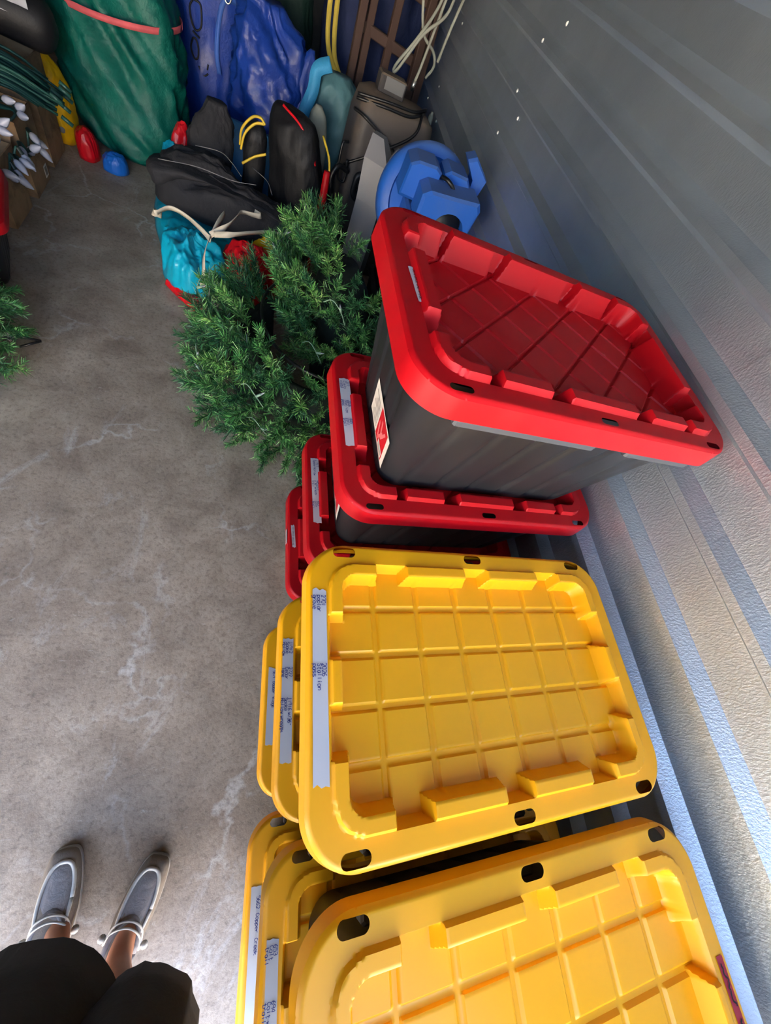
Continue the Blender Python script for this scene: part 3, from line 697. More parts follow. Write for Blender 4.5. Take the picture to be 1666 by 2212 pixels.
g = G(); g.loft([disc(.20, -.10), disc(.235, -.08), disc(.252, -.03), disc(.252, .03), disc(.235, .055), disc(.20, .065), disc(.19, .05), disc(.10, .05)]); bput(g, 'dome', smooth=True, ang=40)
def xz_block(name, poly, y0, y1, inset=.013):
    cx = sum(p[0] for p in poly)/len(poly); cz = sum(p[1] for p in poly)/len(poly)
    def ring(y, k): return [Vector((cx+(x-cx)*(1-k/.15), y, cz+(z-cz)*(1-k/.09))) for x, z in poly]
    g = G(); g.loft([ring(y0, 0), ring(y1+inset, 0), ring(y1, inset)]); return bput(g, name)
xz_block('lug', [(.69, 1.02), (.69, 1.165), (.66, 1.18), (.57, 1.172), (.533, 1.15), (.525, 1.02)], 2.36, 2.21)
xz_block('lug', [(.845, 1.04), (.845, 1.165), (.82, 1.192), (.73, 1.19), (.705, 1.17), (.705, 1.04)], 2.36, 2.21)
arch = [(.775+.088*math.cos(R(a_)), 1.005+.088*math.sin(R(a_))) for a_ in range(8, 173, 15)]
xz_block('socket_block', [(.60, 1.0), (.685, 1.0)][::1]+arch[::-1]+[(.88, 1.0), (.89, 1.14), (.87, 1.168), (.75, 1.15), (.63, 1.135), (.597, 1.11)], 2.22, 2.06)
g = G(); g.tube([(.775, 2.20, 1.0), (.775, 2.15, 1.0)], .085, 22); bput(g, 'socket_bore', 'black_metal', True)
g = G(); g.bbox((.73, 2.24, .93), (.30, .22, .15), .012); bput(g, 'neck_block')
xz_block('side_tab', [(.87, 1.10), (.925, 1.13), (.935, 1.20), (.84, 1.262), (.80, 1.24), (.86, 1.18)], 2.36, 2.27)
g = G(); g.tube(spline([(.69, 2.20, 1.16), (.715, 2.17, 1.165), (.75, 2.16, 1.15), (.76, 2.17, 1.13)], 6), .009, 7); bput(g, 'latch', 'black_metal', True)
gp = empty('grey_bracket', (.46, 2.62, 0), R(-10), 'grey angular plastic bracket leaning beside the blue stand', 'bracket')
g = G(); g.loft([[Vector((p[0]*s+dx, p[1]*s+dy, z)) for p in ((-.08, -.05), (.06, -.07), (.09, .05), (-.05, .07))] for z, s, dx, dy in ((0, 1, .02, 0), (.80, 1, .02, 0), (.98, .95, 0, .02), (1.07, .45, -.03, .05))]); g.obj('arm', 'grey_plastic', gp, smooth=False)
g = G(); g.bbox((.11, .03, .99), (.12, .06, .12), .012, Matrix.Rotation(R(25), 3, 'Y')); g.obj('flange', 'grey_plastic', gp, smooth=False)
lf = sack('cloth_strip', [(.945, 3.82, .0, .018, .03), (.945, 3.82, .5, .018, .03), (.945, 3.82, .93, .02, .03), (.945, 3.82, 1.02, .008, .01)], 'rope', seed=3, amp=.008, freq=12)
tag(lf, 'tan crumpled cloth strip hanging between grey housing and wall', 'cloth')

# ---------------- inflatable fabric heap on the floor
inf = empty('inflatable_heap', (-.45, 2.8, 0), 0, 'crumpled cyan nylon inflatable with red and yellow panels and cream strap', 'inflatable')
under(heap('cyan_fabric', [(-.86, 3.5), (-.83, 3.25), (-.77, 3.0), (-.69, 2.78), (-.64, 2.62), (-.57, 2.42), (-.43, 2.33), (-.26, 2.42), (-.08, 2.6), (.10, 2.72), (.14, 2.9), (-.10, 3.02), (-.34, 3.2), (-.42, 3.5), (-.62, 3.6)], .12, 'cyan_nylon', seed=3, amp=.026, freq=5.0, cen=(-.45, 2.9)), inf)
under(heap('cyan_fold', [(-.66, 2.66), (-.63, 2.5), (-.54, 2.40), (-.42, 2.38), (-.30, 2.50), (-.30, 2.66), (-.44, 2.76), (-.58, 2.76)], .22, 'cyan_nylon', seed=8, amp=.045, freq=7, z0=.02), inf)
under(heap('red_panel', [(-.30, 2.60), (-.18, 2.45), (-.02, 2.48), (.07, 2.60), (.0, 2.72), (-.2, 2.76), (-.32, 2.72)], .30, 'red_nylon', seed=5, amp=.03, freq=9, z0=.0), inf)
under(heap('red_hem', [(-.62, 2.46), (-.5, 2.34), (-.38, 2.26), (-.3, 2.30), (-.36, 2.42), (-.5, 2.5)], .05, 'red_nylon', seed=6, amp=.015, freq=9), inf)
under(heap('yellow_panel', [(-.20, 2.77), (-.02, 2.70), (.10, 2.66), (.16, 2.72), (.12, 2.79), (-.06, 2.82)], .33, 'yellow_nylon', seed=7, amp=.025, freq=8, z0=.0), inf)
under(heap('purple_panel', [(-.36, 2.36), (-.28, 2.28), (-.2, 2.34), (-.24, 2.44)], .16, 'purple_nylon', seed=2, amp=.03, freq=9), inf)
for pts, wd in (([(-.66, 2.72, .26), (-.69, 2.66, .30), (-.66, 2.60, .33), (-.60, 2.66, .35), (-.52, 2.66, .34), (-.43, 2.60, .33), (-.36, 2.52, .33)], .035),
                ([(-.37, 2.30, .20), (-.38, 2.40, .30), (-.36, 2.50, .36), (-.33, 2.60, .40), (-.31, 2.72, .40)], .03), ([(-.36, 2.50, .37), (-.28, 2.55, .42), (-.24, 2.66, .43), (-.22, 2.76, .42), (-.15, 2.78, .42), (-.11, 2.80, .42), (-.15, 2.82, .42)], .03),
                ([(-.34, 2.50, .38), (-.25, 2.48, .42), (-.14, 2.58, .42), (-.06, 2.68, .40), (.06, 2.72, .40), (.13, 2.72, .38)], .03)):
    g = G(); g.ribbon(spline(pts, 8), wd, .003, lambda t: (.3*math.sin(6*t), .4*math.cos(6*t), .8)); under(g.obj('webbing_strap', 'cream_strap'), inf)
g = G(); g.loft([[Vector((p.x-.37, p.y+2.28, p.z+.20)) for p in r] for r in lathe([(.002, -.02), (.016, -.012), (.018, .005), (.008, .018), (.001, .02)], 10)]); under(g.obj('strap_knot', 'cream_strap'), inf)
# black trousers / coverall thrown on top
bp = empty('black_trousers', (-.3, 3.15, .2), 0, 'black denim trousers thrown over the cyan inflatable', 'trousers')
under(heap('denim_cloth', [(-.78, 3.30), (-.75, 3.04), (-.55, 2.97), (-.30, 2.92), (-.05, 2.90), (.12, 2.92), (.12, 3.02), (-.12, 3.08), (-.32, 3.20), (-.38, 3.42), (-.6, 3.45)], .24, 'black_denim', seed=12, amp=.045, freq=4.2, z0=.175, stretch=(.55, 1.5), rot=R(-8), cen=(-.42, 3.12)), bp)
under(sack('denim_leg', [(-.745, 3.12, .26, .03, .08), (-.68, 3.13, .34, .10, .11), (-.45, 3.08, .40, .12, .10), (-.2, 3.02, .41, .12, .09), (.0, 2.98, .38, .09, .08), (.10, 2.97, .34, .03, .05)], 'black_denim', seed=14, amp=.03, freq=6), bp)
under(sack('denim_leg', [(-.50, 3.45, .25, .10, .07, .2), (-.48, 3.44, .42, .11, .06, .2), (-.46, 3.46, .55, .085, .05, .2), (-.45, 3.48, .635, .05, .03, .2)], 'black_denim', seed=15, amp=.05, freq=7), bp)
for pts in ([(-.72, 3.02, .41), (-.5, 2.97, .47), (-.3, 2.93, .49), (-.16, 2.97, .50)], [(-.55, 3.25, .46), (-.4, 3.2, .50), (-.32, 3.1, .51), (-.25, 3.0, .50)], [(-.2, 3.15, .51), (-.1, 3.05, .51), (-.06, 2.95, .49)]):
    g = G(); g.tube(spline(pts, 8), .0022, 5); under(g.obj('seam_stitching', 'thread'), bp)
under(heap('red_panel', [(-.80, 3.62), (-.74, 3.50), (-.64, 3.48), (-.60, 3.58), (-.66, 3.68)], .40, 'red_nylon', seed=9, amp=.03, freq=7), inf)
under(heap('cyan_fold', [(-.82, 3.50), (-.76, 3.45), (-.68, 3.46), (-.68, 3.52), (-.76, 3.54)], .32, 'cyan_nylon', seed=4, amp=.02, freq=9), inf)
ft = empty('blue_tarp', (-.3, 3.75, 0), 0, 'folded mid-blue tarp edge behind the black trousers', 'tarp')
under(sack('tarp_fold', [(-.29, 3.78, 0, .22, .07), (-.29, 3.78, .2, .25, .08), (-.29, 3.78, .36, .25, .07), (-.29, 3.78, .46, .22, .04), (-.29, 3.78, .49, .10, .02)], 'tarp_blue', seed=6, amp=.025, freq=5), ft)
# black bag with zipper and yellow cord
zb = empty('black_bag', (0, 3.3, 0), 0, 'scuffed black coated bag with a zipper pull', 'bag')
under(sack('bag_body', [(.10, 3.34, 0, .15, .11, -.5), (.10, 3.34, .2, .18, .13, -.5), (.08, 3.32, .5, .18, .13, -.5), (.04, 3.31, .70, .16, .11, -.5), (.02, 3.31, .80, .13, .06, -.5), (.02, 3.31, .83, .06, .02, -.5)], 'black_bag', seed=8, amp=.018, freq=5), zb)
g = G(); g.ribbon(spline([(-.06, 3.28, .83), (.06, 3.215, .79), (.16, 3.19, .68), (.22, 3.19, .52)], 8), .012, .006, (0, .3, 1)); under(g.obj('red_piping', 'red_nylon'), zb)
g = G(); g.tube([(.02, 3.20, .62), (-.01, 3.205, .56)], .004, 6); under(g.obj('zipper_pull', 'silver'), zb)
b3 = sack('black_sleeve', [(-.205, 3.37, .0, .06, .06), (-.205, 3.37, .5, .07, .06), (-.205, 3.37, .62, .06, .05), (-.205, 3.37, .67, .03, .02)], 'black_bag', seed=18, amp=.015, freq=9); tag(b3, 'rumpled black plastic bundle with yellow cord wound round it', 'bundle')
tn = sack('tan_cloth', [(.19, 3.60, .0, .05, .04), (.19, 3.60, .5, .07, .045), (.17, 3.60, .74, .06, .04), (.16, 3.60, .82, .02, .02)], 'rope', seed=1, amp=.012); tag(tn, 'tan cloth edge poking out behind the black bag', 'cloth')
yc = empty('coiled_cord', (-.1, 3.15, .5), 0, 'thin yellow cord draped over the black bag and bundle', 'cord')
for pts in ([(-.295, 3.31, .54), (-.285, 3.29, .63), (-.23, 3.27, .71), (-.18, 3.26, .73), (-.15, 3.25, .71)], [(-.285, 3.28, .53), (-.265, 3.265, .62), (-.21, 3.26, .69), (-.15, 3.26, .71)], [(-.27, 3.25, .47), (-.20, 3.25, .53), (-.13, 3.25, .57)], [(.20, 3.27, .78), (.26, 3.16, .70), (.27, 3.08, .57), (.24, 3.03, .46), (.19, 3.02, .40)]):
    g = G(); g.tube(spline(pts, 8), .0075, 6); under(g.obj('cord_run', 'yellow_cord'), yc)
rh = empty('hand_tool', (.24, 2.86, 0), 0, 'bright red plastic tool handle sticking up behind the tree', 'tool')
g = G(); g.tube(spline([(.235, 2.87, .45), (.24, 2.88, .62), (.235, 2.89, .75)], 6), lambda t: .019+.005*math.sin(t*3), 10); under(g.obj('grip', 'red'), rh)
g = G(); g.tube([(.235, 2.86, .004), (.235, 2.87, .47)], .012, 8); under(g.obj('shaft', 'red'), rh)

# ================================================================== ARTIFICIAL TREES
def make_spray(seed, L, nsub, mat, nl=.034):
    rng = random.Random(seed); g = G(); ns = G()
    def needles(a, b, n, ln):
        d = (b-a).normalized(); u = d.orthogonal().normalized(); v = d.cross(u)
        for i in range(n):
            t = i/n; p = a.lerp(b, t*.98+.02); th = rng.uniform(0, 2*math.pi); sp = rng.uniform(.55, 1.0)
            dr = (d*rng.uniform(.7, 1.15)+(u*math.cos(th)+v*math.sin(th))*sp).normalized()
            l = ln*rng.uniform(.75, 1.15); w_ = dr.cross(Vector((rng.uniform(-1, 1), rng.uniform(-1, 1), rng.uniform(-1, 1)))).normalized()*.00165
            e = p+dr*l
            ns.add([p-w_, p+w_, e+w_*.55, e-w_*.55], [(0, 1, 2, 3)])
    bend = Vector((0, rng.uniform(-.1, .1), rng.uniform(-.05, .12)))*L
    pts = [Vector((L*t, 0, 0))+bend*t*t for t in (0, .25, .5, .75, 1)]
    g.tube(pts, .0022, 4)
    for i in range(4): needles(pts[i], pts[i+1], int(44*L/.2), nl)
    for k in range(nsub):
        t = .12+.72*k/nsub; base = Vector((L*t, 0, 0))+bend*t*t; sl = L*rng.uniform(.36, .5)*(1.15-t*.6); a = (1 if k % 2 else -1)*R(rng.uniform(32, 55)); tw = rng.uniform(-.5, .5)
        d = Vector((math.cos(a), math.sin(a)*math.cos(tw), math.sin(abs(a))*math.sin(tw))); tip = base+d*sl
        g.tube([base, tip], .0016, 4); needles(base, tip, int(230*sl), nl*.95)
    me = bpy.data.meshes.new('branch'); nv = len(g.v)
    me.from_pydata(g.v+ns.v, [], g.f+[tuple(i+nv for i in f) for f in ns.f])
    me.materials.append(M[mat]); me.materials.append(M['stem'])
    mi = [1]*len(g.f)+[0]*len(ns.f); me.polygons.foreach_set('material_index', mi); me.update(); return me
SPR = [make_spray(i, .18+.02*(i % 3), 7, ('needle_light', 'needle_mid', 'needle_mid', 'needle_dark', 'needle_light', 'needle_dark')[i]) for i in range(6)]
def branch(par, pos, direc, k, s=1., roll=0.):
    o = bpy.data.objects.new('branch', SPR[k % len(SPR)]); COL.objects.link(o)
    q = Vector(direc).normalized().to_track_quat('X', 'Z') @ Euler((roll, 0, 0)).to_quaternion()
    o.parent = par; o.location = Vector(pos)-par.location; o.rotation_mode = 'QUATERNION'; o.rotation_quaternion = q; o.scale = (s, s, s); return o
# --- lower section: ring of branches around a steel hoop
T1 = empty('christmas_tree_section', (.30, 1.80, 0), 0, 'open bushy green artificial tree ring with a black hoop, beside the red totes', 'artificial tree')
c1 = Vector((.30, 1.80, 0)); rng = random.Random(21)
def ring_r(a):                              # outer floor radius by direction
    return .60
cnt = 0
BLOCK = [(.56, .99, 2.20, 2.68, 0, .72), (.43, .99, 2.03, 2.55, .68, 1.3), (.32, .64, 2.50, 2.74, 0, 1.1), (-.70, .26, 2.40, 3.0, 0, .42), (.17, .31, 2.80, 2.94, 0, .8)]
def clear(p, d, s=1.):
    for k in range(6):
        q = Vector(p)+Vector(d).normalized()*(.235*s*k/5)
        for x0, x1, y0, y1, z0, z1 in BLOCK:
            if x0-.03 < q.x < x1+.03 and y0-.03 < q.y < y1+.03 and z0-.03 < q.z < z1+.03: return False
        if q.z < .02: return False
    return True
def allowed(p):                            # keep branches clear of the red stack, walls
    return p.x < .93 and not (p.x > .13 and p.y < 1.06 and p.z < 1.5)
for lv, (zz, rr_, n) in enumerate(((.05, .51, 46), (.13, .52, 46), (.21, .51, 46), (.29, .48, 46), (.37, .45, 46), (.43, .41, 44))):
    for i in range(n):
        a = 2*math.pi*(i+rng.random()*.8)/n
        if R(-8) < a < R(132) or a > R(352): continue
        p = c1+Vector((math.cos(a)*rr_*rng.uniform(.92, 1.05), math.sin(a)*rr_*1.0*rng.uniform(.92, 1.05), zz+rng.uniform(-.03, .03)))
        d = Vector((math.cos(a+rng.uniform(-.5, .5)), math.sin(a+rng.uniform(-.5, .5)), rng.uniform(-.1, .7)+.12*lv))
        if zz < .1: d.z = abs(d.z)*.5+.12
        tip = p+d.normalized()*.2
        if allowed(tip) and allowed(p) and clear(p, d, 1.1): branch(T1, p, d, rng.randrange(6) if lv > 1 else rng.choice((1, 2, 3, 5)), rng.uniform(.85, 1.15), rng.uniform(-3, 3)); cnt += 1
g = G(); n = 40
prof_ = ((.44, .012), (.47, .15), (.44, .33), (.39, .40), (.35, .38), (.33, .2), (.33, .012))
rings = [[Vector((math.cos(a)*r, math.sin(a)*r, z)) for r, z in prof_] for a in [R(140+205*j/n) for j in range(n+1)]]
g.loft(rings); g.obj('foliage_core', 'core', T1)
g = G(); g.tube([Vector((math.cos(a)*.37+.04, math.sin(a)*.38+.06, .47+.03*math.sin(a))) for a in [R(128+225*i/64) for i in range(65)]], .0075, 7); g.obj('hoop', 'black_metal', T1)
# --- upper section: bushy mound rising behind / inside the ring
T2 = empty('christmas_tree_section', (.43, 2.04, 0), 0, 'tall bushy pre-lit green tree section standing inside the branch ring', 'artificial tree')
c2 = Vector((.43, 2.04, 0)); rng = random.Random(5)
for lv, (zz, rr_, n) in enumerate(((.30, .27, 28), (.37, .29, 30), (.44, .29, 30), (.51, .28, 30), (.58, .25, 28), (.65, .19, 22), (.70, .10, 14))):
    for i in range(n):
        a = 2*math.pi*(i+rng.random()*.8)/n
        p = c2+Vector((math.cos(a)*rr_*rng.uniform(.8, 1.05)-.02*lv, math.sin(a)*rr_*rng.uniform(.8, 1.05)*1.1+.04*lv-.06, zz+rng.uniform(-.03, .03)))
        d = Vector((math.cos(a+rng.uniform(-.4, .4))*.8-.15, math.sin(a+rng.uniform(-.4, .4))*.8+.25, rng.uniform(.3, 1.1)))
        if allowed(p) and p.x+d.normalized().x*.2 < .95 and clear(p, d, 1.1): branch(T2, p, d, rng.randrange(6), rng.uniform(.8, 1.1), rng.uniform(-3, 3))
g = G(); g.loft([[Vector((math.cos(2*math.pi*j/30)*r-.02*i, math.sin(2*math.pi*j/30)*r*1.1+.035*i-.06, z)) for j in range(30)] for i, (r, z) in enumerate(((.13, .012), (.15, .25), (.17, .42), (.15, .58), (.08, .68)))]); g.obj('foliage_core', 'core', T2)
# light string on the tree: wire loops, sockets and tiny lamps
rng = random.Random(3)
for k in range(15):
    LS = T2 if k < 9 else T1
    if k < 9: a = rng.uniform(2.2, 5.2); p = c2+Vector((math.cos(a)*.36, math.sin(a)*.38-.05, rng.uniform(.45, .75)))
    else: a = rng.uniform(2.6, 4.9); p = c1+Vector((math.cos(a)*.56, math.sin(a)*.56, rng.uniform(.2, .45)))
    o_ = Vector((math.cos(a), math.sin(a), .5)).normalized()*.06; s_ = Vector((-math.sin(a), math.cos(a), 0)); p = p+o_
    pts = [p-s_*.06, p+o_*.3-s_*.02+Vector((0, 0, .03)), p+o_*.4+s_*.03, p+s_*.06-Vector((0, 0, .05))]
    g = G(); g.tube(spline(pts, 7), .0022, 5); under(g.obj('wire', 'wire_pale'), LS)
    g = G(); d = Vector((rng.uniform(-1, 1), rng.uniform(-1, 0), rng.uniform(.2, 1))).normalized(); g.tube([pts[2], pts[2]+d*.03], .0058, 7); under(g.obj('socket', 'wire_pale'), LS)
    g = G(); g.tube([pts[2]+d*.03, pts[2]+d*.05], lambda t: .0038-.003*t, 6); under(g.obj('lamp', 'bulb'), LS)
# --- tree at the left edge
T3 = empty('christmas_tree_section', (-1.38, 1.53, 0), 0, 'green artificial tree section lying alone on the open floor', 'artificial tree')
c3 = Vector((-1.38, 1.53, 0)); rng = random.Random(9)
for zz, rr_, n in ((.05, .24, 26), (.13, .25, 26), (.21, .23, 24), (.29, .18, 20), (.36, .12, 12), (.4, .05, 6)):
    for i in range(n):
        a = 2*math.pi*(i+rng.random())/n
        p = c3+Vector((math.cos(a)*rr_*rng.uniform(.8, 1.05), math.sin(a)*rr_*rng.uniform(.8, 1.1)*1.1, zz)); d = Vector((math.cos(a), math.sin(a)-.2, rng.uniform(0.02, .6)))
        branch(T3, p, d, rng.choice((1, 2, 3, 5, 0)), rng.uniform(.7, .95), rng.uniform(-3, 3))
g = G(); g.loft([[Vector((math.cos(2*math.pi*j/24)*r, math.sin(2*math.pi*j/24)*r*1.1, z)) for j in range(24)] for r, z in ((.2, .012), (.22, .15), (.14, .3), (.05, .36))]); g.obj('foliage_core', 'core', T3)
g = G(); g.tube([(.1, .17, .05), (.36, .19, .03)], .006, 6); g.tube([(.36, .19, .03), (.29, .13, .02)], .006, 6); g.obj('metal_rod', 'black_metal', T3)
g = G(); g.box((.27, .12, .09), (.05, .002, .05), Matrix.Rotation(R(40), 3, 'Y')); g.obj('paper_tag', 'paper', T3, smooth=False)

# ================================================================== LEFT SIDE: boxes, lights, bags
def mat_card():
    k = NT('cardboard'); k.set(.85)
    n = k.noise(7, 6, .65, dist=.8)
    k.base(k.ramp(n, [(.3, srgb(96, 74, 52)), (.5, srgb(134, 106, 76)), (.75, srgb(146, 118, 88))])); k.bump(k.noise(3, 1, stretch=(1, 60, 1)), .05, .002); return k.m
M['card'] = mat_card()
def carton(loc, rz, d, label, open_top=True, group='cartons along the other side'):
    t = empty('cardboard_box', loc, rz, label, 'box', group); x, y, z = d[0]/2, d[1]/2, d[2]; th = .006
    for nm, c, s in (('side_panel', (x-th/2, 0, z/2), (th, 2*y, z)), ('side_panel', (-x+th/2, 0, z/2), (th, 2*y, z)), ('end_panel', (0, y-th/2, z/2), (2*x-2*th, th, z)), ('end_panel', (0, -y+th/2, z/2), (2*x-2*th, th, z)), ('bottom_panel', (0, 0, .004), (2*x-2*th, 2*y-2*th, .006))):
        g = G(); g.box(c, s); g.obj(nm, 'card', t, smooth=False)
    if not open_top: return t
    g = G(); g.box((x*.2, y+.03, z-.04), (x*1.4, .006, .11), Matrix.Rotation(R(-35), 3, 'X')); g.obj('flap', 'card', t, smooth=False)
    g = G(); g.box((-x-.03, 0, z-.03), (.10, 2*y*.9, .006), Matrix.Rotation(R(-40), 3, 'Y')); g.obj('flap', 'card', t, smooth=False)
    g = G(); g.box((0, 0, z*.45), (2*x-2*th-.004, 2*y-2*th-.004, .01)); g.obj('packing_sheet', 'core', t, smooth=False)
    return t
carton((-1.56, 2.68, .002), R(2), (.36, .26, .30), 'opened cardboard box heaped with frosted bulbs, nearer the red tote')
cb = carton((-1.57, 3.03, .002), R(4), (.36, .27, .36), 'opened cardboard box with a small white sticker on its side')
g = G(); g.box((.1812, .09, .055), (.0015, .05, .06)); st = g.obj('sticker', 'paper', cb, smooth=False)
g = G(); g.box((.1822, .09, .055), (.0008, .034, .042)); g.obj('print_block', 'label_grey', st, smooth=False)
carton((-1.60, 3.42, .002), R(3), (.36, .26, .485), 'brown cardboard box next to the yellow bag', False)
# C9 light string spilling from the box
CS = empty('bulb_string', (-1.5, 2.8, .3), 0, 'heap of frosted cone bulbs on dark green cord over the boxes', 'light string')
BM = bpy.data.meshes.new('bulb'); g = G(); g.loft(lathe([(.008, 0), (.014, .008), (.019, .022), (.018, .036), (.012, .056), (.004, .072), (.001, .076)], 12))
BM.from_pydata([tuple(v) for v in g.v], [], g.f); BM.polygons.foreach_set('use_smooth', [True]*len(BM.polygons)); BM.materials.append(M['bulb'])
SM = bpy.data.meshes.new('socket'); g = G(); g.loft(lathe([(.008, -.03), (.010, -.028), (.011, 0), (.009, .004)], 10)); SM.from_pydata([tuple(v) for v in g.v], [], g.f); SM.materials.append(M['socket'])
rng = random.Random(12); pts_all = []
for i in range(46):
    u = rng.random(); y = 2.57+.34*rng.random(); x = -1.62+.30*rng.random(); z = .37+.10*(1-abs((x+1.48)/.2)**2*.4)*rng.uniform(.5, 1.1)
    if i < 14: x = -1.335+rng.uniform(-.005, .03); y = 2.55+.45*i/14; z = rng.uniform(.26, .36)
    p = Vector((x, y, z)); d = Vector((rng.uniform(.2, 1), rng.uniform(-1., .2), rng.uniform(-.9, .35) if i < 14 else rng.uniform(-.3, .5))).normalized()
    for me in (BM, SM):
        o = bpy.data.objects.new(me.name.split('.')[0], me); COL.objects.link(o); o.rotation_mode = 'QUATERNION'; o.rotation_quaternion = d.to_track_quat('Z', 'Y'); o.location = p; under(o, CS); o.scale = (1, 1, 1)
    pts_all.append(p-d*.03)
for k in range(5):
    ps = [Vector((q.x, q.y, max(q.z, .43))) for q in pts_all[14:]]; rng.shuffle(ps)
    if k == 4: ps = [Vector((max(q.x, -1.345), q.y, q.z)) for q in pts_all[:14]]
    g = G(); g.tube([Vector((q.x, q.y, max(q.z, .40 if k < 4 else .1))) for q in spline(ps[:14], 6)], .0055, 6); under(g.obj('cord', 'wire_green'), CS)
# hank of dark green cord
WH = empty('cord_hank', (-1.5, 3.1, .45), 0, 'thick hank of dark green light cords over the cardboard boxes', 'cord')
rng = random.Random(8)
for k in range(70):
    o_ = Vector((rng.gauss(0, .03), max(-.12, min(.10, rng.gauss(0, .07))), max(-.05, min(.05, rng.gauss(0, .04)))))
    pts = [Vector((-1.97, 2.90, .50))+o_, Vector((-1.68, 3.02, .52))+o_*1.1, Vector((-1.45, 3.12, .50))+o_*1.0, Vector((-1.30+rng.uniform(-.03, .03), 3.20, .42))+o_*.9]
    g = G(); g.tube(spline(pts, 5), .0075, 5); under(g.obj('cord', 'wire_green'), WH)
for k in range(9):
    p = Vector((-1.26+rng.uniform(-.03, .03), 3.20+rng.uniform(-.12, .09), .42+rng.uniform(-.08, .08))); g = G(); g.tube([p, p+Vector((.045, .01, -.03))], .011, 8); under(g.obj('plug', 'wire_green'), WH)
# dark bin with clear plastic
DB = empty('dark_bolster', (-1.6, 3.72, .55), 0, 'dark rounded bolster bag with clear plastic film laid over it', 'bag')
ax = [(-1.96, 3.34, .635), (-1.8, 3.40, .635), (-1.6, 3.46, .63), (-1.42, 3.51, .61), (-1.30, 3.55, .59)]
g = G(); g.tube(spline(ax, 8), lambda t: .12 if t < .8 else .12*math.sqrt(max(.02, 1-((t-.8)/.2)**2)), 24); under(g.obj('bolster_body', 'black_bag'), DB)
g = G(); g.ribbon(spline([(-1.70, 3.31, .66), (-1.58, 3.345, .65), (-1.45, 3.385, .63)], 6), .02, .004, (0, -.3, 1)); under(g.obj('white_stripe', 'tape'), DB)
M['film'] = NT('clear_film').m; fb = M['film'].node_tree.nodes['Principled BSDF']; fb.inputs['Base Color'].default_value = (.75, .76, .8, 1); fb.inputs['Roughness'].default_value = .12; fb.inputs['Alpha'].default_value = .6
V = []; Fc = []
for i in range(29):
    for j in range(15):
        t = i/28; s = (j/14-.5)*2.2; c = Vector((-1.80+.40*t, 3.40+.115*t, .637-.022*t)); rr_ = .131+.012*ridged(Vector((t*5, s*3, 2)), 3)
        n_ = Vector((-.28, .96, 0)); V.append(c+n_*-math.sin(s)*rr_*.95+Vector((0, 0, math.cos(s)*rr_)))
for i in range(28):
    for j in range(14): Fc.append((i*15+j, (i+1)*15+j, (i+1)*15+j+1, i*15+j+1))
under(mesh('clear_film', V, Fc, 'film'), DB)
# yellow, red and blue fabric by the green sack
yb = empty('yellow_bag', (-1.46, 3.72, 0), 0, 'yellow nylon bag slumped by the brown cardboard box', 'bag')
under(sack('bag_body', [(-1.47, 3.69, 0, .07, .06), (-1.47, 3.69, .05, .09, .085), (-1.47, 3.69, .2, .095, .09), (-1.49, 3.69, .34, .09, .085), (-1.51, 3.69, .43, .05, .05)], 'yellow_nylon', seed=4, amp=.022, freq=8), yb)
g = G(); g.tube([(-1.43, 3.605, .10), (-1.428, 3.589, .098)], .017, 12); under(g.obj('grommet', 'grey_plastic'), yb)
rb = heap('red_bundle', [(-1.355, 3.60), (-1.33, 3.53), (-1.26, 3.52), (-1.235, 3.60), (-1.26, 3.67), (-1.33, 3.67)], .15, 'red_nylon', seed=3, amp=.022, freq=9); tag(rb, 'shiny red nylon bundle between yellow bag and green sack', 'cloth')
bl = heap('blue_bundle', [(-1.20, 3.55), (-1.18, 3.49), (-1.09, 3.48), (-1.05, 3.56), (-1.12, 3.61)], .09, 'blue_nylon', seed=7, amp=.018, freq=10); tag(bl, 'small bright blue nylon bundle at the foot of the green sack', 'cloth')
# tote on the left edge
t = tote('L1', 1, (-1.585, 2.14), 18, .363, 'red-lidded black tote next to the cardboard boxes')

# ================================================================== PERSON (photographer's own legs and feet)
def mat_skin():
    k = NT('skin'); k.set(.5); n = k.noise(12, 4); k.base(k.ramp(n, [(.3, srgb(176, 118, 88)), (.7, srgb(198, 140, 108))])); k.b.inputs['Subsurface Weight'].default_value = .1; k.b.inputs['Subsurface Radius'].default_value = (.01, .004, .002); return k.m
M['skin'] = mat_skin()
M['shorts'] = cloth('black_shorts_cloth', srgb(54, 57, 60), .8, 600, .25, .15)
M['shirt'] = cloth('dark_shirt_cloth', srgb(54, 58, 66), .85)
M['canvas'] = cloth('grey_canvas', srgb(148, 143, 143), .85, 600, .12, .2)
M['suede'] = cloth('brown_grey_suede', srgb(138, 126, 114), .9, 500, .2, .2)
M['stitch'] = cloth('pale_stitching', srgb(200, 198, 192), .9)
M['sole'] = plastic('grey_sole', srgb(172, 168, 164), .6, .2)
M['hair'] = cloth('brown_hair', srgb(60, 42, 32), .6)
PE = empty('person', (-.25, -.58, 0), 0, 'person in wide black shorts and grey canvas slip-on shoes, standing on the floor', 'person')
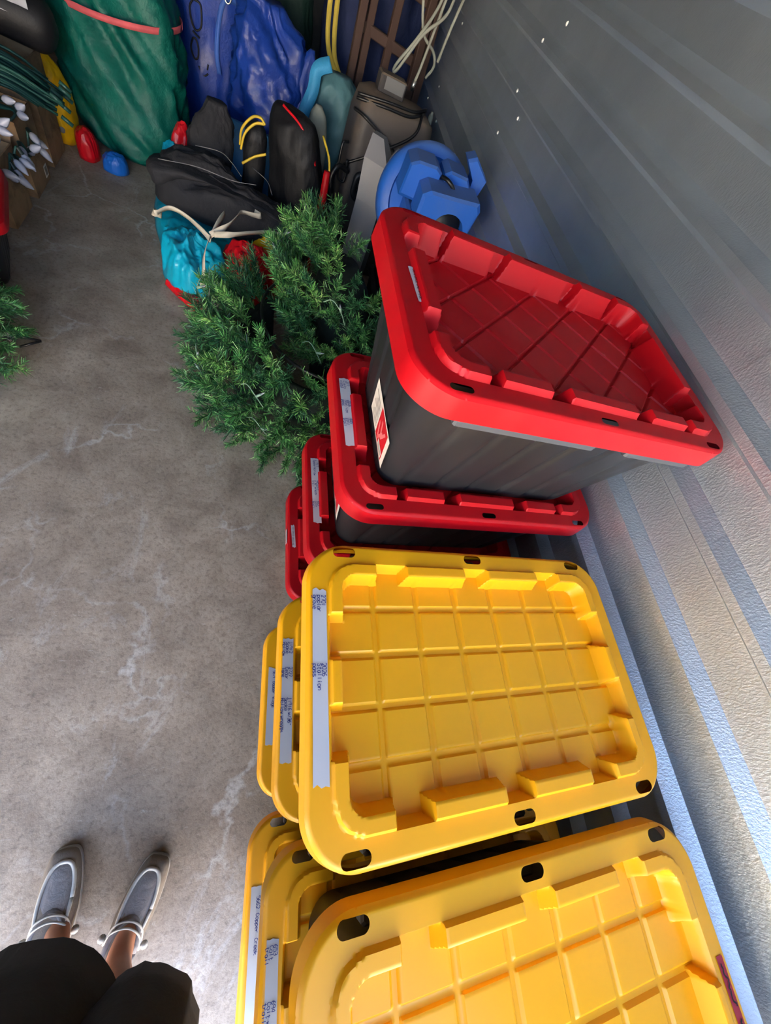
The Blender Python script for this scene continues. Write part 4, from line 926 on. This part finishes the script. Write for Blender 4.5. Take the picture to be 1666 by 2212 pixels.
def skin_body():
    J = {}; me = bpy.data.meshes.new('body')
    pts = [('pelvis', (-.21, -.66, .94), .13), ('belly', (-.21, -.68, 1.08), .125), ('chest', (-.21, -.70, 1.26), .14), ('upper', (-.21, -.71, 1.40), .115), ('neck', (-.21, -.69, 1.50), .052), ('neck2', (-.21, -.67, 1.56), .05), ('head', (-.21, -.655, 1.64), .082), ('crown', (-.21, -.66, 1.72), .075),
           ('hipL', (-.31, -.64, .86), .095), ('kneeL', (-.335, -.545, .47), .055), ('calfL', (-.335, -.56, .33), .052), ('ankL', (-.322, -.525, .105), .034), ('footL', (-.345, -.46, .055), .032),
           ('hipR', (-.12, -.65, .86), .095), ('kneeR', (-.10, -.575, .47), .055), ('calfR', (-.125, -.60, .33), .052), ('ankR', (-.172, -.565, .105), .034), ('footR', (-.16, -.50, .055), .032),
           ('shR', (-.04, -.71, 1.40), .06), ('elR', (.045, -.52, 1.46), .042), ('wrR', (.075, -.20, 1.70), .028), ('haR', (.07, -.125, 1.745), .034),
           ('shL', (-.38, -.71, 1.40), .06), ('elL', (-.40, -.50, 1.45), .042), ('wrL', (-.15, -.22, 1.70), .028), ('haL', (-.10, -.14, 1.75), .034)]
    idx = {n: i for i, (n, _, _) in enumerate(pts)}
    ed = ['pelvis belly', 'belly chest', 'chest upper', 'upper neck', 'neck neck2', 'neck2 head', 'head crown', 'pelvis hipL', 'hipL kneeL', 'kneeL calfL', 'calfL ankL', 'ankL footL', 'pelvis hipR', 'hipR kneeR', 'kneeR calfR', 'calfR ankR', 'ankR footR', 'upper shR', 'shR elR', 'elR wrR', 'wrR haR', 'upper shL', 'shL elL', 'elL wrL', 'wrL haL']
    # five fingers on each hand, curled towards the phone
    for s, hb in ((1, 'haR'), (-1, 'haL')):
        b = Vector(dict((n, p) for n, p, _ in pts)[hb])
        for k in range(5):
            n1, n2 = f'f{hb}{k}a', f'f{hb}{k}b'; off = Vector((-s*.012, .02, .035-.02*k)) if k < 4 else Vector((-s*.03, -.01, .05))
            e1 = b+Vector((s*.012, .035, .03-.02*k)) if k < 4 else b+Vector((-s*.015, .03, .045)); e2 = e1+Vector((-s*.035, .012, 0)) if k < 4 else e1+Vector((-s*.02, .02, .01))
            idx[n1] = len(pts); pts.append((n1, tuple(e1), .0095)); idx[n2] = len(pts); pts.append((n2, tuple(e2), .008)); ed += [f'{hb} {n1}', f'{n1} {n2}']
    me.from_pydata([p for _, p, _ in pts], [tuple(idx[k] for k in e.split()) for e in ed], [])
    o = bpy.data.objects.new('body', me); COL.objects.link(o)
    sk = o.modifiers.new('Skin', 'SKIN'); sk.use_smooth_shade = True; sk.branch_smoothing = .6
    if not me.skin_vertices: me.skin_vertices.new()
    for i, (_, _, r) in enumerate(pts):
        sv = me.skin_vertices[0].data[i]; sv.radius = (r, r); sv.use_root = (i == 0)
    ss = o.modifiers.new('Subsurf', 'SUBSURF'); ss.levels = 1; ss.render_levels = 2
    me.materials.append(M['skin']); return under(o, PE)
skin_body()
def ell(cx, cy, z, rx, ry, n=48, amp=0, seed=0, tilt=(0, 0)):
    o = []
    for j in range(n):
        a = 2*math.pi*j/n; f = 1+amp*ridged(Vector((math.cos(a)*1.6, math.sin(a)*1.6, seed+z*1.2)), 2)
        x, y = rx*math.cos(a)*f, ry*math.sin(a)*f; o.append(Vector((cx+x, cy+y, z+x*tilt[0]+y*tilt[1])))
    return o
sh = G()
legs = [ell(-.305, -.550, .405, .172, .142, amp=.05, seed=1, tilt=(.12, -.10)), ell(-.305, -.550, .41, .178, .150, amp=.05, seed=1, tilt=(.12, -.10)), ell(-.31, -.558, .5, .160, .140, amp=.045, seed=1), ell(-.32, -.58, .65, .13, .13, amp=.04, seed=1), ell(-.30, -.62, .82, .12, .13, amp=.02, seed=1), ell(-.28, -.65, .92, .10, .12)]
inner = [ell(-.305, -.550, .405, .165, .135, amp=.05, seed=1, tilt=(.12, -.10)), ell(-.33, -.555, .56, .11, .11, amp=.03, seed=1)]
sh.loft([inner[1], inner[0]]+legs, caps=True)
legs = [ell(-.085, -.605, .42, .118, .118, amp=.06, seed=4, tilt=(-.02, -.2)), ell(-.085, -.605, .425, .124, .124, amp=.06, seed=4, tilt=(-.02, -.2)), ell(-.09, -.59, .5, .125, .125, amp=.05, seed=4), ell(-.10, -.61, .65, .125, .13, amp=.04, seed=4), ell(-.12, -.64, .82, .12, .13, amp=.02, seed=4), ell(-.14, -.65, .92, .10, .12)]
sh.loft([ell(-.09, -.59, .52, .09, .09), ell(-.085, -.605, .42, .111, .111, amp=.06, seed=4, tilt=(-.02, -.2))]+legs, caps=True)
sh.loft([ell(-.21, -.645, .80, .16, .12), ell(-.21, -.65, .88, .20, .145), ell(-.21, -.66, .98, .19, .14), ell(-.21, -.67, 1.03, .18, .135)])
under(sh.obj('shorts', 'shorts'), PE)
sr_ = G(); sr_.loft([ell(-.21, -.67, .98, .20, .15), ell(-.21, -.68, 1.1, .19, .145), ell(-.21, -.70, 1.28, .205, .15), ell(-.21, -.71, 1.40, .19, .125), ell(-.21, -.70, 1.47, .10, .08), ell(-.21, -.69, 1.50, .065, .06)])
for s, a, b in ((1, (-.06, -.71, 1.40), (.02, -.56, 1.45)), (-1, (-.36, -.71, 1.40), (-.40, -.55, 1.44))):
    sr_.tube([a, ((a[0]+b[0])/2, (a[1]+b[1])/2, (a[2]+b[2])/2), b], lambda t: .082-.018*t, 16)
under(sr_.obj('shirt', 'shirt'), PE)
hr = G(); hr.loft([[p+Vector((-.21, -.672, 1.66)) for p in r] for r in lathe([(.075, -.07), (.092, -.02), (.094, .03), (.08, .075), (.045, .105), (.005, .115)], 20)]); under(hr.obj('hair', 'hair'), PE)
fc = G()
for sx in (-1, 1): fc.loft([[Vector((-.21+sx*.032, -.577, 1.655))+p for p in r] for r in lathe([(.002, -.009), (.008, -.005), (.009, 0), (.008, .005), (.002, .009)], 10)])
fc.tube([(-.21, -.578, 1.65), (-.21, -.556, 1.62), (-.21, -.57, 1.612)], lambda t: .006+.006*t, 8)
under(fc.obj('face_features', 'skin'), PE)
def shoe(loc, rz, s=1):
    """slip-on moc shoe; +y is the toe, local origin at the sole centre"""
    t = empty('shoe', loc, rz); n = 40
    def outline(k, shrink=0., z=0., dz=lambda y: 0.):
        o = []
        for j in range(n):
            a = 2*math.pi*j/n; y = .142*math.sin(a); c = math.cos(a); yy = y/.142
            w_ = .049*(abs(c)**(.66-.20*max(0, yy)))*(1-.16*max(0, -yy)+.06*max(0, yy)*(1-yy)) ; x = math.copysign(w_, c)+.006*s*max(0, yy)*-1
            x *= (1-shrink); y2 = y*(1-shrink*.55); o.append(Vector((x, y2, z+dz(yy))))
        return o
    g = G(); g.loft([outline(0, .03, 0), outline(0, 0, .006), outline(0, 0, .022), outline(0, .02, .026)]); g.obj('sole', 'sole', t)
    up_ = lambda k: (lambda yy: k*(.030*max(0, .35-yy) if yy < .35 else 0)-k*.012*max(0, yy-.3))
    g = G(); g.loft([outline(0, .03, .024), outline(0, .02, .038, up_(.3)), outline(0, .10, .052, up_(.8)), outline(0, .22, .060, up_(1.2)), outline(0, .36, .064, up_(1.3))]); g.obj('upper', 'suede', t)
    def plug(z, sc_, grow=0.):
        o = []
        for j in range(n):
            a = 2*math.pi*j/n; y = .030+.078*sc_*math.sin(a); c = math.cos(a); x = .034*sc_*math.copysign(abs(c)**.7, c); yy = y/.142; o.append(Vector((x, y, z+.028*max(0, .45-yy)-.014*max(0, yy-.45)+grow)))
        return o
    g = G(); g.loft([plug(.050, 1.0), plug(.061, 1.0), plug(.065, .9), plug(.068, .6), plug(.069, .2)]); g.obj('vamp', 'canvas', t)
    r = plug(.062, 1.06); g = G(); g.tube(r+[r[0]], .0052, 6); g.obj('stitched_edge', 'stitch', t)
    g = G(); rr_ = [Vector((.034*math.cos(a), -.055+.066*math.sin(a), .086+.012*math.sin(a)*-1)) for a in [2*math.pi*i/28 for i in range(29)]]; g.tube(rr_, .0085, 7); g.obj('collar', 'canvas', t)
    for yy, zz in ((.000, .088), (-.012, .096)):
        g = G(); g.tube(spline([(-.046, yy-.045, .056), (-.034, yy-.008, zz-.008), (0, yy+.006, zz), (.034, yy-.008, zz-.008), (.046, yy-.045, .056)], 6), .0028, 6); g.obj('lace', 'stitch', t)
    for sx in (-1, 1):
        g = G(); g.loft([[Vector((sx*.055, -.045, .058))+p for p in q] for q in lathe([(.002, -.010), (.009, -.006), (.010, .002), (.004, .010)], 9)]); g.obj('lace_knot', 'stitch', t)
    g = G(); g.box((0, .0, .070), (.0, .0, .0))
    return t
for loc, rz, s in (((-.358, -.445, .001), R(3), 1), ((-.158, -.495, .001), R(-17), -1)):
    st = shoe(loc, rz, s); st.scale = (1.05, 1.0, 1.0)
    st.parent = PE; st.location = Vector(loc)-PE.location
# phone held by the photographer is the camera itself: nothing is built at the lens
